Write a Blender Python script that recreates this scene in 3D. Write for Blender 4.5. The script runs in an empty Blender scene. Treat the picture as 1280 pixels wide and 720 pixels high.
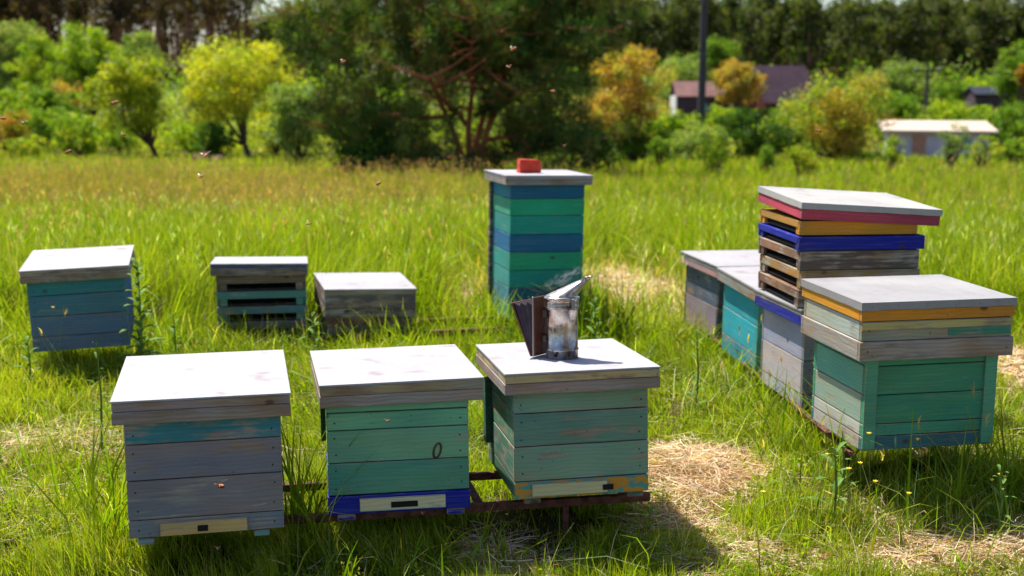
import bpy, bmesh, math, random
import numpy as np
from mathutils import Matrix, Vector
random.seed(7); RNG = np.random.default_rng(11)
S = bpy.context.scene; COL = S.collection
PI = math.pi

# ---------------------------------------------------------------- camera
CH = 1.55; FPX = 1546.86; PIT = math.radians(9.277); ROL = math.radians(0.13)
fw = Vector((0, math.cos(PIT), -math.sin(PIT))); rt = Vector((1, 0, 0)); up = rt.cross(fw)
r2 = rt*math.cos(ROL)+up*math.sin(ROL); u2 = up*math.cos(ROL)-rt*math.sin(ROL)
cd = bpy.data.cameras.new('camera'); cam = bpy.data.objects.new('camera', cd); COL.objects.link(cam)
cam.matrix_world = Matrix(((r2.x, u2.x, -fw.x, 0), (r2.y, u2.y, -fw.y, 0), (r2.z, u2.z, -fw.z, CH), (0, 0, 0, 1)))
cd.sensor_width = 36; cd.lens = FPX*36/1280; cd.clip_start = 0.05; cd.clip_end = 2000
cd.dof.use_dof = True; cd.dof.focus_distance = 4.15; cd.dof.aperture_fstop = 2.7; cd.dof.aperture_blades = 0
S.camera = cam
S.render.resolution_x = 1024; S.render.resolution_y = 576
# ---------------------------------------------------------------- light
SUN_EL, SUN_AZ = math.radians(60), math.radians(-38)     # azimuth measured from +Y (away from the camera) towards +X
sd = Vector((math.sin(SUN_AZ)*math.cos(SUN_EL), math.cos(SUN_AZ)*math.cos(SUN_EL), math.sin(SUN_EL)))
W = bpy.data.worlds.new('World'); S.world = W; W.use_nodes = True
wn = W.node_tree; bg = wn.nodes['Background']
sky = wn.nodes.new('ShaderNodeTexSky'); sky.sky_type = 'NISHITA'; sky.sun_disc = False
sky.sun_elevation = SUN_EL; sky.sun_rotation = SUN_AZ; sky.air_density = 1.0; sky.dust_density = 1.2; sky.ozone_density = 1.0
wn.links.new(sky.outputs[0], bg.inputs[0]); bg.inputs[1].default_value = 0.092
sl = bpy.data.lights.new('sun', 'SUN'); sl.energy = 5.0; sl.angle = math.radians(0.5); sl.color = (1.0, 0.94, 0.82)
so = bpy.data.objects.new('sun', sl); COL.objects.link(so); so.rotation_euler = (-sd).to_track_quat('-Z', 'Y').to_euler()
S.view_settings.view_transform = 'Standard'; S.view_settings.look = 'None'; S.view_settings.gamma = 1.0
S.view_settings.exposure = 0.7; S.view_settings.use_curve_mapping = False
S.render.engine = 'CYCLES'
S.cycles.max_bounces = 8; S.cycles.transparent_max_bounces = 8

# ---------------------------------------------------------------- helpers
def at(px, py, D):
    """a world point seen at this place of the photograph, D metres away"""
    v = fw+r2*((px-640)/FPX)-u2*((py-360)/FPX); v = v*(D/v.y)
    return Vector((v.x, v.y, v.z+CH))
def srgb(r, g, b):
    f = lambda c: c/12.92 if c <= .04045 else ((c+.055)/1.055)**2.4
    return (f(r/255), f(g/255), f(b/255))
def tag(o, label=None, cat=None, group=None, kind=None):
    if label: o['label'] = label
    if cat: o['category'] = cat
    if group: o['group'] = group
    if kind: o['kind'] = kind
    return o
def thing(name, label, cat, loc=(0, 0, 0), group=None, M=None):
    o = bpy.data.objects.new(name, None); COL.objects.link(o); o.empty_display_size = .05
    if M is not None: o.matrix_world = M
    else: o.location = loc
    return tag(o, label, cat, group)
def mkobj(name, me, mats, parent=None):
    o = bpy.data.objects.new(name, me); COL.objects.link(o)
    for m in (mats if isinstance(mats, (list, tuple)) else [mats]): me.materials.append(m)
    if parent is not None: o.parent = parent
    return o
def np_mesh(name, V, F, col=None, smooth=False):
    """V (n,3); F (m,4) or (m,3)"""
    me = bpy.data.meshes.new(name); n = len(V); m, k = F.shape
    me.vertices.add(n); me.vertices.foreach_set('co', V.astype(np.float32).ravel())
    me.loops.add(m*k); me.loops.foreach_set('vertex_index', F.astype(np.int32).ravel())
    me.polygons.add(m); me.polygons.foreach_set('loop_start', np.arange(m, dtype=np.int32)*k)
    try: me.polygons.foreach_set('loop_total', np.full(m, k, np.int32))
    except Exception: pass
    if smooth: me.polygons.foreach_set('use_smooth', np.ones(m, bool))
    me.update(calc_edges=True)
    if col is not None:
        a = me.attributes.new('Col', 'FLOAT_COLOR', 'POINT')
        c = np.ones((n, 4), np.float32); c[:, :3] = col; a.data.foreach_set('color', c.ravel())
    return me

class NT:
    def __init__(s, name):
        s.m = bpy.data.materials.new(name); s.m.use_nodes = True; s.t = s.m.node_tree
        s.b = s.t.nodes['Principled BSDF']; s.out = s.t.nodes['Material Output']
    def n(s, k, **kw):
        o = s.t.nodes.new(k)
        for a, v in kw.items(): setattr(o, a, v)
        return o
    def l(s, a, b): s.t.links.new(a, b)
    def math(s, op, a, b=None, c=None):
        o = s.n('ShaderNodeMath', operation=op)
        for i, v in enumerate((a, b, c)):
            if v is None: continue
            if hasattr(v, 'is_output'): s.l(v, o.inputs[i])
            else: o.inputs[i].default_value = v
        return o.outputs[0]
    def mix(s, f, a, b, bt='MIX'):
        o = s.n('ShaderNodeMix', data_type='RGBA', blend_type=bt)
        for i, v in ((0, f), (6, a), (7, b)):
            if hasattr(v, 'is_output'): s.l(v, o.inputs[i])
            elif i == 0: o.inputs[0].default_value = v
            else: o.inputs[i].default_value = (*v[:3], 1)
        return o.outputs[2]
    def noise(s, vec, scale, detail=4, rough=.55):
        o = s.n('ShaderNodeTexNoise'); o.inputs['Scale'].default_value = scale
        o.inputs['Detail'].default_value = detail; o.inputs['Roughness'].default_value = rough
        if vec is not None: s.l(vec, o.inputs['Vector'])
        return o.outputs['Fac']
    def ramp(s, v, a, b, c0=0., c1=1.):
        o = s.n('ShaderNodeMapRange'); s.l(v, o.inputs[0]); o.clamp = True
        for i, x in ((1, a), (2, b), (3, c0), (4, c1)): o.inputs[i].default_value = x
        return o.outputs[0]
    def coords(s, scale=(1, 1, 1), add=None):
        tc = s.n('ShaderNodeTexCoord'); v = tc.outputs['Object']
        if add is not None:
            va = s.n('ShaderNodeVectorMath', operation='ADD'); s.l(v, va.inputs[0]); s.l(add, va.inputs[1]); v = va.outputs[0]
        mp = s.n('ShaderNodeMapping'); mp.inputs['Scale'].default_value = scale; s.l(v, mp.inputs[0])
        return mp.outputs[0]

# ---------------------------------------------------------------- materials
def mat_board():
    """painted board: Col = paint, alpha = how worn; bare grey wood shows through along the grain"""
    k = NT('painted_board'); at_ = k.n('ShaderNodeAttribute', attribute_name='Col'); sd_ = k.n('ShaderNodeAttribute', attribute_name='Seed')
    cx = k.n('ShaderNodeCombineXYZ'); k.l(sd_.outputs['Fac'], cx.inputs[0]); k.l(sd_.outputs['Fac'], cx.inputs[1]); k.l(sd_.outputs['Fac'], cx.inputs[2])
    add = cx.outputs[0]
    g = k.noise(k.coords((4, 4, 120), add), 1.0, 6, .65)           # fine grain
    wob = k.noise(k.coords((5, 5, 34), add), 1.0, 3, .5)
    wv = k.n('ShaderNodeTexWave', wave_type='BANDS', bands_direction='Z'); wv.inputs['Scale'].default_value = 14
    wv.inputs['Distortion'].default_value = 9; wv.inputs['Detail'].default_value = 2; wv.inputs['Detail Scale'].default_value = .6
    k.l(k.coords((.7, .7, 1.6), add), wv.inputs['Vector'])
    blot = k.noise(k.coords((9, 9, 22), add), 1.0, 5, .6)
    big = k.noise(k.coords((3, 3, 5), add), 1.0, 2, .5)
    w = k.math('ADD', k.math('MULTIPLY', g, .35), k.math('ADD', k.math('MULTIPLY', wob, .35), k.math('MULTIPLY', blot, .55)))
    thr = k.math('SUBTRACT', .86, k.math('MULTIPLY', at_.outputs['Alpha'], .42))
    wear = k.ramp(k.math('SUBTRACT', w, thr), -.04, .07)
    wood = k.mix(g, srgb(124, 116, 112), srgb(198, 188, 176)); wood = k.mix(k.ramp(big, .45, .65), wood, srgb(150, 122, 92))
    wood = k.mix(k.math('MULTIPLY', wv.outputs['Fac'], .25), wood, srgb(80, 70, 66))
    paint = k.mix(k.ramp(big, .3, .7, 0., .28), at_.outputs['Color'], srgb(60, 62, 66))
    paint = k.mix(k.math('MULTIPLY', k.ramp(wv.outputs['Fac'], .6, 1), .12), paint, srgb(45, 50, 50))
    paint = k.mix(k.ramp(g, .5, .8, 0, .16), paint, k.mix(.7, at_.outputs['Color'], (.75, .75, .75)))
    c = k.mix(wear, paint, wood)
    # knots
    vo = k.n('ShaderNodeTexVoronoi'); vo.inputs['Scale'].default_value = 4.2; k.l(k.coords((1, 1, 1.5), add), vo.inputs['Vector'])
    wd = k.math('ADD', vo.outputs['Distance'], k.math('MULTIPLY', blot, .05))
    kn = k.ramp(wd, .075, .115, .75, 0.)
    c = k.mix(kn, c, srgb(70, 48, 36))
    spk = k.noise(k.coords((60, 60, 60), add), 1.0, 2, .5)
    c = k.mix(k.ramp(spk, .70, .76, 0, .5), c, srgb(50, 45, 42))
    warm = k.noise(k.coords((2.2, 2.2, 9), add), 1.0, 4, .6); c = k.mix(k.ramp(warm, .48, .62, 0, .65), c, k.mix(1.0, c, (1.2, 1.0, .84), 'MULTIPLY')); c = k.mix(k.ramp(warm, .46, .34, 0, .65), c, k.mix(1.0, c, (.72, .86, 1.0), 'MULTIPLY'))
    k.l(c, k.b.inputs['Base Color']); k.b.inputs['Roughness'].default_value = .72
    k.b.inputs['Specular IOR Level'].default_value = .3
    bp = k.n('ShaderNodeBump'); bp.inputs['Strength'].default_value = .35; bp.inputs['Distance'].default_value = .003
    k.l(k.math('ADD', k.math('MULTIPLY', g, .8), k.math('MULTIPLY', wear, -.5)), bp.inputs['Height']); k.l(bp.outputs[0], k.b.inputs['Normal'])
    return k.m
def mat_sheet(name, c0, c1, rough=.5, metal=0., stain=srgb(120, 85, 70), smin=.61):
    k = NT(name); oi = k.n('ShaderNodeObjectInfo'); rr = k.math('MULTIPLY', oi.outputs['Random'], 37.)
    cx = k.n('ShaderNodeCombineXYZ'); [k.l(rr, cx.inputs[i]) for i in range(3)]
    a = k.noise(k.coords((3, 3, 3), cx.outputs[0]), 1, 5, .6); b = k.noise(k.coords((40, 40, 40), cx.outputs[0]), 1, 4, .7); s = k.noise(k.coords((7, 9, 7), cx.outputs[0]), 1, 3, .5)
    c = k.mix(a, c0, c1); c = k.mix(k.ramp(b, .54, .8, 0, .3), c, tuple(x*.5 for x in c0)); d_ = k.noise(k.coords((14, 5, 14), cx.outputs[0]), 1, 6, .7); c = k.mix(k.ramp(d_, .5, .72, 0, .3), c, tuple(x*.7 for x in c0))
    c = k.mix(k.ramp(s, smin, smin+.1, 0, .42), c, stain)
    k.l(c, k.b.inputs['Base Color']); k.b.inputs['Metallic'].default_value = metal
    k.l(k.ramp(a, .3, .7, rough-.1, rough+.12), k.b.inputs['Roughness']); k.b.inputs['Specular IOR Level'].default_value = .25
    bp = k.n('ShaderNodeBump'); bp.inputs['Strength'].default_value = .25; bp.inputs['Distance'].default_value = .006; k.l(k.math('ADD', a, k.math('MULTIPLY', b, .1)), bp.inputs['Height']); k.l(bp.outputs[0], k.b.inputs['Normal'])
    return k.m
def mat_simple(name, c, rough=.7, metal=0., var=.25, scale=8, bump=.2, c2=None):
    k = NT(name); a = k.noise(k.coords((scale,)*3), 1, 5, .6)
    k.l(k.mix(k.ramp(a, .3, .7), tuple(x*(1-var) for x in c), c2 or tuple(min(1, x*(1+var)) for x in c)), k.b.inputs['Base Color'])
    k.b.inputs['Roughness'].default_value = rough; k.b.inputs['Metallic'].default_value = metal
    if bump:
        bp = k.n('ShaderNodeBump'); bp.inputs['Strength'].default_value = bump; bp.inputs['Distance'].default_value = .01; k.l(a, bp.inputs['Height']); k.l(bp.outputs[0], k.b.inputs['Normal'])
    return k.m
def mat_leaf(name, trans=.5, rough=.5, gain=1.0, ns=None):
    k = NT(name); at_ = k.n('ShaderNodeAttribute', attribute_name='Col')
    c = at_.outputs['Color']
    k.l(c, k.b.inputs['Base Color']); k.b.inputs['Roughness'].default_value = rough; k.b.inputs['Specular IOR Level'].default_value = .12
    tr = k.n('ShaderNodeBsdfTranslucent'); tc = k.mix(1.0, c, (1.6*gain, 1.85*gain, .35*gain), 'MULTIPLY'); k.l(tc, tr.inputs[0])
    mx = k.n('ShaderNodeMixShader'); mx.inputs[0].default_value = trans; k.l(k.b.outputs[0], mx.inputs[1]); k.l(tr.outputs[0], mx.inputs[2])
    k.l(mx.outputs[0], k.out.inputs[0])
    return k.m
M_BOARD = mat_board()
M_WHITE = mat_sheet('white_lid_sheet', srgb(166, 163, 171), srgb(182, 179, 187), .5)
M_PALE = mat_sheet('pale_metal_sheet', srgb(158, 154, 158), srgb(182, 178, 182), .5)
M_GALV = mat_sheet('grey_metal_sheet', srgb(140, 138, 142), srgb(176, 173, 174), .5, .05, smin=.68)
M_RUST = mat_simple('rusty_iron', srgb(78, 40, 34), .85, .1, .5, 30, .4, srgb(124, 74, 60))
M_DARK = mat_simple('dark_gap', srgb(20, 18, 17), .9)
M_GRASS = mat_leaf('grass_blade', .42, .4)
M_HAY = mat_leaf('dry_straw', .25, .7, .8)
M_LEAF = mat_leaf('leaf', .42, .5)
M_NEEDLE = mat_leaf('pine_needle', .3, .6)
M_BARK = mat_simple('bark', srgb(86, 68, 56), .9, 0, .4, 6, .6)
M_PINEBARK = mat_simple('pine_bark', srgb(172, 98, 70), .9, 0, .3, 6, .6)

def mat_ground():
    k = NT('meadow_soil'); v = k.coords((1, 1, 1))
    a = k.noise(v, .35, 4); b = k.noise(v, 6, 6, .7); c = k.noise(v, 45, 3, .7)
    col = k.mix(k.ramp(a, .35, .65), srgb(52, 60, 24), srgb(84, 82, 40)); col = k.mix(k.ramp(b, .4, .65, 0, .8), col, srgb(92, 70, 44))
    col = k.mix(k.ramp(c, .4, .7, 0, .6), col, srgb(52, 44, 28))
    k.l(col, k.b.inputs['Base Color']); k.b.inputs['Roughness'].default_value = .95; k.b.inputs['Specular IOR Level'].default_value = .1
    bp = k.n('ShaderNodeBump'); bp.inputs['Strength'].default_value = .8; bp.inputs['Distance'].default_value = .03; k.l(k.math('ADD', b, c), bp.inputs['Height']); k.l(bp.outputs[0], k.b.inputs['Normal'])
    return k.m

# ---------------------------------------------------------------- the ground
def sst(a, b, x): t = np.clip((x-a)/(b-a), 0, 1); return t*t*(3-2*t)
def gz(x, y):
    x = np.asarray(x, float); y = np.asarray(y, float)
    z = -.42*sst(8.5, 20, y)-.85*sst(20, 50, y)+1.6*sst(85, 190, y)+3*sst(190, 500, y)
    z = z-.07*np.exp(-((x+.3)**2/3.+(y-3.8)**2/.9))+.15*np.exp(-((x-1.75)**2/.9+(y-4.6)**2/1.6))
    z = z+(.012*np.sin(x*3.1+y*1.7)+.010*np.sin(x*5.3-y*4.1+1)+.02*np.sin(x*.9+y*.6))*np.exp(-y/60)
    return z
xs = np.unique(np.concatenate([np.linspace(-4, 4, 81), np.linspace(-30, 30, 61), np.linspace(-500, 500, 51)]))
ys = np.unique(np.concatenate([np.linspace(1, 10, 91), np.linspace(-20, 60, 81), np.linspace(60, 700, 65)]))
X, Y = np.meshgrid(xs, ys); Vg = np.stack([X, Y, gz(X, Y)], -1).reshape(-1, 3)
nx = len(xs); ii, jj = np.meshgrid(np.arange(nx-1), np.arange(len(ys)-1)); q = (jj*nx+ii).ravel()
tag(mkobj('ground', np_mesh('ground', Vg, np.stack([q, q+1, q+nx+1, q+nx], 1), smooth=True), mat_ground()), kind='structure')

# ---------------------------------------------------------------- wooden boxes
class BX:
    """collects boxes into one mesh; colour per box"""
    def __init__(s):
        s.bm = bmesh.new(); s.c = s.bm.loops.layers.float_color.new('Col'); s.s = s.bm.loops.layers.float.new('Seed')
    def box(s, x0, x1, y0, y1, z0, z1, col=(.3, .3, .3), wear=.5, seed=None, bev=.0018, M=None):
        vs = [s.bm.verts.new((x, y, z)) for z in (z0, z1) for (x, y) in ((x0, y0), (x1, y0), (x1, y1), (x0, y1))]
        fs = [s.bm.faces.new([vs[i] for i in f]) for f in ((3, 2, 1, 0), (4, 5, 6, 7), (0, 1, 5, 4), (1, 2, 6, 5), (2, 3, 7, 6), (3, 0, 4, 7))]
        sv = random.random()*40 if seed is None else seed
        for f in fs:
            for l in f.loops: l[s.c] = (*col, wear); l[s.s] = sv
        if bev:
            es = list({e for f in fs for e in f.edges})
            r = bmesh.ops.bevel(s.bm, geom=es, offset=bev, segments=1, affect='EDGES', profile=.5)
            for f in r['faces']:
                for l in f.loops: l[s.c] = (*col, min(1, wear+.35)); l[s.s] = sv
            vs = list({v for f in r['faces'] for v in f.verts})
        if M is not None: bmesh.ops.transform(s.bm, matrix=M, verts=vs)
        return vs
    def nail(s, x, z, y, col=(.03, .028, .028), r=.0032):
        n = 7; c = s.bm.verts.new((x, y-.0012, z)); vs = [s.bm.verts.new((x+r*math.cos(a*2*PI/n), y-.0006, z+r*math.sin(a*2*PI/n))) for a in range(n)]
        for i in range(n):
            f = s.bm.faces.new((c, vs[i], vs[(i+1) % n]))
            for l in f.loops: l[s.c] = (*col, 0); l[s.s] = 1
    def build(s, name, mats, parent=None):
        me = bpy.data.meshes.new(name); bmesh.ops.recalc_face_normals(s.bm, faces=s.bm.faces); s.bm.to_mesh(me); s.bm.free()
        return mkobj(name, me, mats, parent)

GREY = srgb(128, 128, 134); DGREY = srgb(98, 98, 104); WOOD = srgb(140, 128, 120); BROWN = srgb(128, 90, 72)
TEAL = srgb(70, 160, 150); BLUE = srgb(4, 26, 160); GREEN = srgb(92, 172, 138); OCHRE = srgb(220, 150, 36); LAV = srgb(150, 148, 168)

def ring(b, w, d, z0, z1, cf, cs, wf, ws, t=.022, y0=0., nails=True, gap=.0):
    """one course of boards round a box whose front is at y0"""
    jw = random.uniform(-.0016, .0016) if gap > .002 else 0; jt = random.uniform(.86, 1.12); cf = tuple(min(.85, v*jt) for v in cf); cs = tuple(min(.85, v*jt) for v in cs); y0 += jw; w = w+jw
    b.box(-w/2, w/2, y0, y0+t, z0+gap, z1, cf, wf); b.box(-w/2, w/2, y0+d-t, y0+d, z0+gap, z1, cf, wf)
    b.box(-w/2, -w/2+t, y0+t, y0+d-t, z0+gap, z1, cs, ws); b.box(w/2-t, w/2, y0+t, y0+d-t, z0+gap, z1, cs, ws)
    if nails and z1-z0 > .045:
        for sx in (-1, 1):
            for zz in ((.25, .75) if z1-z0 > .08 else (.5,)):
                b.nail(sx*(w/2-.028+random.uniform(-.004, .004)), z0+(z1-z0)*zz+random.uniform(-.004, .004), y0)

def frame_M(pos, ang, d, H):
    yaw, a, bb = [math.radians(v) for v in ang]
    R = Matrix.Rotation(yaw, 3, 'Z') @ Matrix.Rotation(a, 3, 'X') @ Matrix.Rotation(bb, 3, 'Y')
    L = Vector(pos)+Vector((0, 0, CH))+R @ Vector((0, d/2, -H))
    return Matrix.Translation(L) @ R.to_4x4()

def lid_part(parent, w, d, ztop, rims, sheet, fold=.006, y0=0, side=None, name='lid'):
    """rims: list of (height, colour, wear, inset) from the top down"""
    b = BX(); z = ztop-fold
    for (h, c, wr, ins) in rims:
        ring(b, w-2*ins, d-2*ins, z-h, z, c, (side or c), wr, wr, .02, y0+ins, gap=.001, nails=h > .03); z -= h
    b.box(-w/2+.02, w/2-.02, y0+.02, y0+d-.02, ztop-fold-.016, ztop-fold-.001, WOOD, .9)
    lid = b.build(name, M_BOARD, parent)
    s = bmesh.new(); n = 10; e = .003
    vs = [[s.verts.new((-w/2-e+(w+2*e)*i/n, y0-e+(d+2*e)*j/n, ztop+.0025*math.sin(i*1.3+j*.7)*math.sin(j*PI/n)*math.sin(i*PI/n))) for i in range(n+1)] for j in range(n+1)]
    for j in range(n):
        for i in range(n): s.faces.new((vs[j][i], vs[j][i+1], vs[j+1][i+1], vs[j+1][i]))
    rim = [vs[0][i] for i in range(n+1)]+[vs[j][n] for j in range(1, n+1)]+[vs[n][i] for i in range(n-1, -1, -1)]+[vs[j][0] for j in range(n-1, 0, -1)]
    rim = [s.verts.new(v.co) for v in rim]
    lo = [s.verts.new((v.co.x, v.co.y, ztop-fold+.0005+random.uniform(-.0012, .0008))) for v in rim]
    for i in range(len(rim)): s.faces.new((rim[(i+1) % len(rim)], rim[i], lo[i], lo[(i+1) % len(rim)]))
    bmesh.ops.recalc_face_normals(s, faces=s.faces)
    for f in s.faces: f.smooth = f.normal.z > .7
    if fold > .02:
        for i in range(6):
            x = -w/2+.03+(w-.06)*i/5+random.uniform(-.01, .01); bmesh.ops.create_icosphere(s, subdivisions=1, radius=.0032, matrix=Matrix.Translation((x, y0-e, ztop-fold*.55)))
    me = bpy.data.meshes.new('lid_sheet'); s.to_mesh(me); s.free()
    mkobj('lid_sheet', me, sheet, lid)
    return lid

def hive(label, pos, wdh, ang, rims, sheet, body_w, body_d, courses, fold=.006, extra=None, ov=None, group=None, side=None, name='beehive'):
    """courses: (height, front colour, side colour, wear) top down below the lid rim"""
    w, d, h = wdh; H = h+sum(c[0] for c in courses)
    t = thing(name, label, 'beehive', group=group, M=frame_M(pos, ang, d, H))
    oy = -d/2; lid_part(t, w, d, H, rims, sheet, fold, oy, side)
    b = BX(); z = H-h; by = oy+(d-body_d)/2 if ov is None else oy+ov
    for i, (ch, cf, cs, wr) in enumerate(courses):
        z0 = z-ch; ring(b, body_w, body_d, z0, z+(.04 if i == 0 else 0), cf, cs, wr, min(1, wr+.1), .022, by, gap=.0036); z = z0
    b.box(-body_w/2+.02, body_w/2-.02, by+.02, by+body_d-.02, .004, H-h+.01, (.02, .018, .016), 0, bev=0)
    b.build('body', M_BOARD, t)
    t['by'] = by; t['H'] = H
    if extra: extra(t, by, body_w, body_d)
    del t['by'], t['H']
    return t
def entrance(t, by, x0, x1, z0, z1, slot, col=srgb(222, 190, 128), wr=.3, thick=.012):
    b = BX(); b.box(x0, x1, by-thick, by-.001, z0, z1, col, wr); e = b.build('entrance_strip', M_BOARD, t)
    s = BX(); s.box(slot[0], slot[1], by-thick-.0025, by-thick-.0002, z0+(z1-z0)*.22, z1-(z1-z0)*.32, (.012, .01, .01), 0, bev=.0006); s.build('entrance_slot', M_DARK, e)
def foot(t, x, y, z1, h, col, w=.05, dd=.07):
    b = BX(); b.box(x-w/2, x+w/2, y, y+dd, z1-h, z1-.001, col, .5, bev=.003); b.build('foot', M_BOARD, t)

OG = 'wooden hives standing in the meadow'
# ---- front row
def exA(t, by, bw, bd):
    entrance(t, by, -.145, .125, .008, .051, (-.03, .002))
    for x in (-.19, .17): foot(t, x, by+.005, 0, .022, srgb(110, 170, 175), .05)
hive('weathered grey plank hive with a turquoise top board, leftmost of the front row', (-.962, 3.734, -.955), (.538, .60, .077), (12.5, 1.1, -.1),
     [(.030, srgb(170, 158, 160), .62, 0), (.041, srgb(166, 140, 128), .7, -.002)], M_WHITE, .480, .53,
     [(.077, srgb(66, 146, 158), TEAL, .48), (.118, srgb(144, 140, 150), GREY, .42), (.130, srgb(148, 142, 148), GREY, .42), (.060, srgb(132, 142, 156), GREY, .42)], extra=exA, ov=.033)
def exB(t, by, bw, bd):
    b = BX(); ring(b, bw+.004, bd+.01, 0, .063, BLUE, BLUE, .02, .02, .022, by-.006, nails=False); fl = b.build('floor_frame', M_BOARD, t)
    fl['label'] = 'bright cobalt blue floor frame'
    b = BX(); b.box(-bw/2-.020, -bw/2-.001, by+bd-.10, by+bd-.05, .14, .34, srgb(40, 96, 72), .3, bev=.002); b.build('side_batten', M_BOARD, t)
    entrance(t, by-.006, -.135, .155, .010, .054, (-.03, .06), srgb(226, 216, 176), .25)
    for x in (-.18, .19): foot(t, x, by-.004, 0, .022, BLUE, .06)
    # knot with a bare oval centre
    s = bmesh.new(); n = 20
    for r, yy in ((1.0, -.0008), (.55, -.0016)):
        pass
    o = [s.verts.new((.13+.016*math.cos(a*2*PI/n)+.006*math.sin(a*2*PI/n), by-.0026, .205+.029*math.sin(a*2*PI/n))) for a in range(n)]
    i_ = [s.verts.new((.13+.008*math.cos(a*2*PI/n)+.004*math.sin(a*2*PI/n), by-.0034, .205+.021*math.sin(a*2*PI/n))) for a in range(n)]
    for a in range(n): s.faces.new((o[a], o[(a+1) % n], i_[(a+1) % n], i_[a]))
    me = bpy.data.meshes.new('knot'); s.to_mesh(me); s.free(); mkobj('knot', me, mat_simple('knot_wood', srgb(84, 62, 46), .8), t)
G1 = srgb(136, 204, 164); G2 = srgb(122, 194, 152)
hive('mint green plank hive on a cobalt blue floor frame, middle of the front row', (-.362, 3.998, -.967), (.543, .60, .079), (12, -1.1, -.3),
     [(.034, srgb(186, 170, 130), .6, 0), (.039, srgb(172, 150, 136), .75, -.001)], M_WHITE, .476, .53,
     [(.03, G1, G2, .15), (.06, G2, G2, .18), (.112, G1, G2, .2), (.112, srgb(92, 160, 134), G2, .3), (.063, BLUE, BLUE, .05)], extra=exB, ov=.033)
for c_ in [o for o in bpy.data.objects if o.parent and o.parent.get('label', '').startswith('mint green') and not o.name.startswith('lid')]: c_.rotation_euler.z = math.radians(-3)
def exC(t, by, bw, bd):
    b = BX(); b.box(-bw/2-.024, -bw/2-.001, by+bd-.10, by+bd-.05, .09, .33, srgb(52, 112, 92), .3, bev=.002); b.build('side_batten', M_BOARD, t)
    # ochre flaking paint on the lowest board
    entrance(t, by-.003, -.175, .085, .009, .051, (.068, .105), srgb(232, 214, 160), .2)
    pm = NT('flaking_ochre'); nz = pm.noise(pm.coords((14, 14, 30)), 1, 4, .6)
    pm.l(pm.mix(pm.ramp(nz, .46, .5), srgb(84, 150, 138), srgb(205, 140, 40)), pm.b.inputs['Base Color']); pm.b.inputs['Roughness'].default_value = .7
    s = BX(); s.box(-bw/2+.001, bw/2-.001, by-.004, by-.0006, .002, .056, OCHRE, .3, bev=.0008); p = s.build('bottom_board', pm.m, t)
    p['label'] = 'lowest board with flaking ochre paint over teal'
    for x in (-.17, .19): foot(t, x, by+.01, 0, .02, srgb(86, 120, 120), .055)
GC = srgb(138, 176, 152)
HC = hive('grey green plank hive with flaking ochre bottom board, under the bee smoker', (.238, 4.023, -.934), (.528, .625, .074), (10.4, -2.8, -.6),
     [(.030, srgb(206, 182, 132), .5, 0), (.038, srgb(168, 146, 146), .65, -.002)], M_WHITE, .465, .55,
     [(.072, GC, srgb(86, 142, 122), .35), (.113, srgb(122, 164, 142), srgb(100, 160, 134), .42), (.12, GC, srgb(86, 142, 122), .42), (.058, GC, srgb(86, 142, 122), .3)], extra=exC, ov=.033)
# ---- right-hand row
def exG(t, by, bw, bd):
    for x in (-bw/2+.0, bw/2-.04): b = BX(); b.box(x-.003, x+.043, by-.012, by-.0005, .012, .335, srgb(92, 168, 134), .25); b.build('corner_post', M_BOARD, t)
    b = BX(); w, d = .58, .50; oy = -.255
    ring(b, w-.012, d-.012, .338+.070, .338+.138, srgb(150, 158, 134), srgb(176, 188, 176), .55, .45, .02, oy+.006)
    b.box(-w/2+.006, w/2-.006, oy+.0025, oy+.0055, .447, .474, srgb(206, 190, 120), .35, bev=.0008); b.box(.04, w/2-.01, oy+.003, oy+.0055, .418, .444, srgb(70, 150, 118), .45, bev=.0008)
    ring(b, w-.016, d-.016, .405, .409, srgb(20, 22, 80), srgb(40, 50, 60), .1, .1, .02, oy+.008, nails=False)
    ring(b, w+.002, d+.002, .338, .406, srgb(138, 128, 118), srgb(158, 158, 154), .8, .6, .02, oy-.001)
    r = b.build('honey_super', M_BOARD, t); r['label'] = 'two weathered grey timber frames under the orange lid rim'
gs = srgb(110, 184, 160)
hive('green hive with grey timber frames and an orange lid rim, nearest on the right', (1.49, 4.241, -.732), (.58, .51, .068), (10.5, .6, -.2),
     [(.040, OCHRE, .2, .001)], M_GALV, .497, .43,
     [(.14, srgb(120, 112, 104), WOOD, .8), (.030, srgb(72, 156, 118), srgb(64, 160, 150), .15), (.105, srgb(70, 154, 118), gs, .2), (.105, srgb(66, 150, 114), srgb(150, 176, 160), .25), (.045, srgb(70, 150, 118), srgb(196, 200, 190), .3), (.053, srgb(60, 120, 132), srgb(196, 200, 196), .35)],
     fold=.028, extra=exG, ov=.035)
hive('white and lavender hive with a cobalt blue rim, under the leaning stack', (1.503, 5.202, -.933), (.56, .58, .072), (8.6, -.4, -.2),
     [(.02, GREY, .5, 0), (.044, BLUE, .1, .001)], M_GALV, .50, .52,
     [(.16, GREY, srgb(160, 158, 178), .18), (.15, GREY, srgb(200, 188, 190), .25), (.06, GREY, srgb(190, 184, 190), .3)], fold=.008)
hive('turquoise sided hive, second from the far end of the right row', (1.501, 6.177, -1.002), (.56, .591, .068), (9.5, 2.3, -.2),
     [(.058, srgb(160, 162, 160), .6, 0)], M_PALE, .50, .53,
     [(.14, TEAL, srgb(44, 176, 190), .15), (.15, TEAL, srgb(40, 168, 184), .12), (.10, TEAL, srgb(44, 160, 176), .3)], fold=.01)
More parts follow.
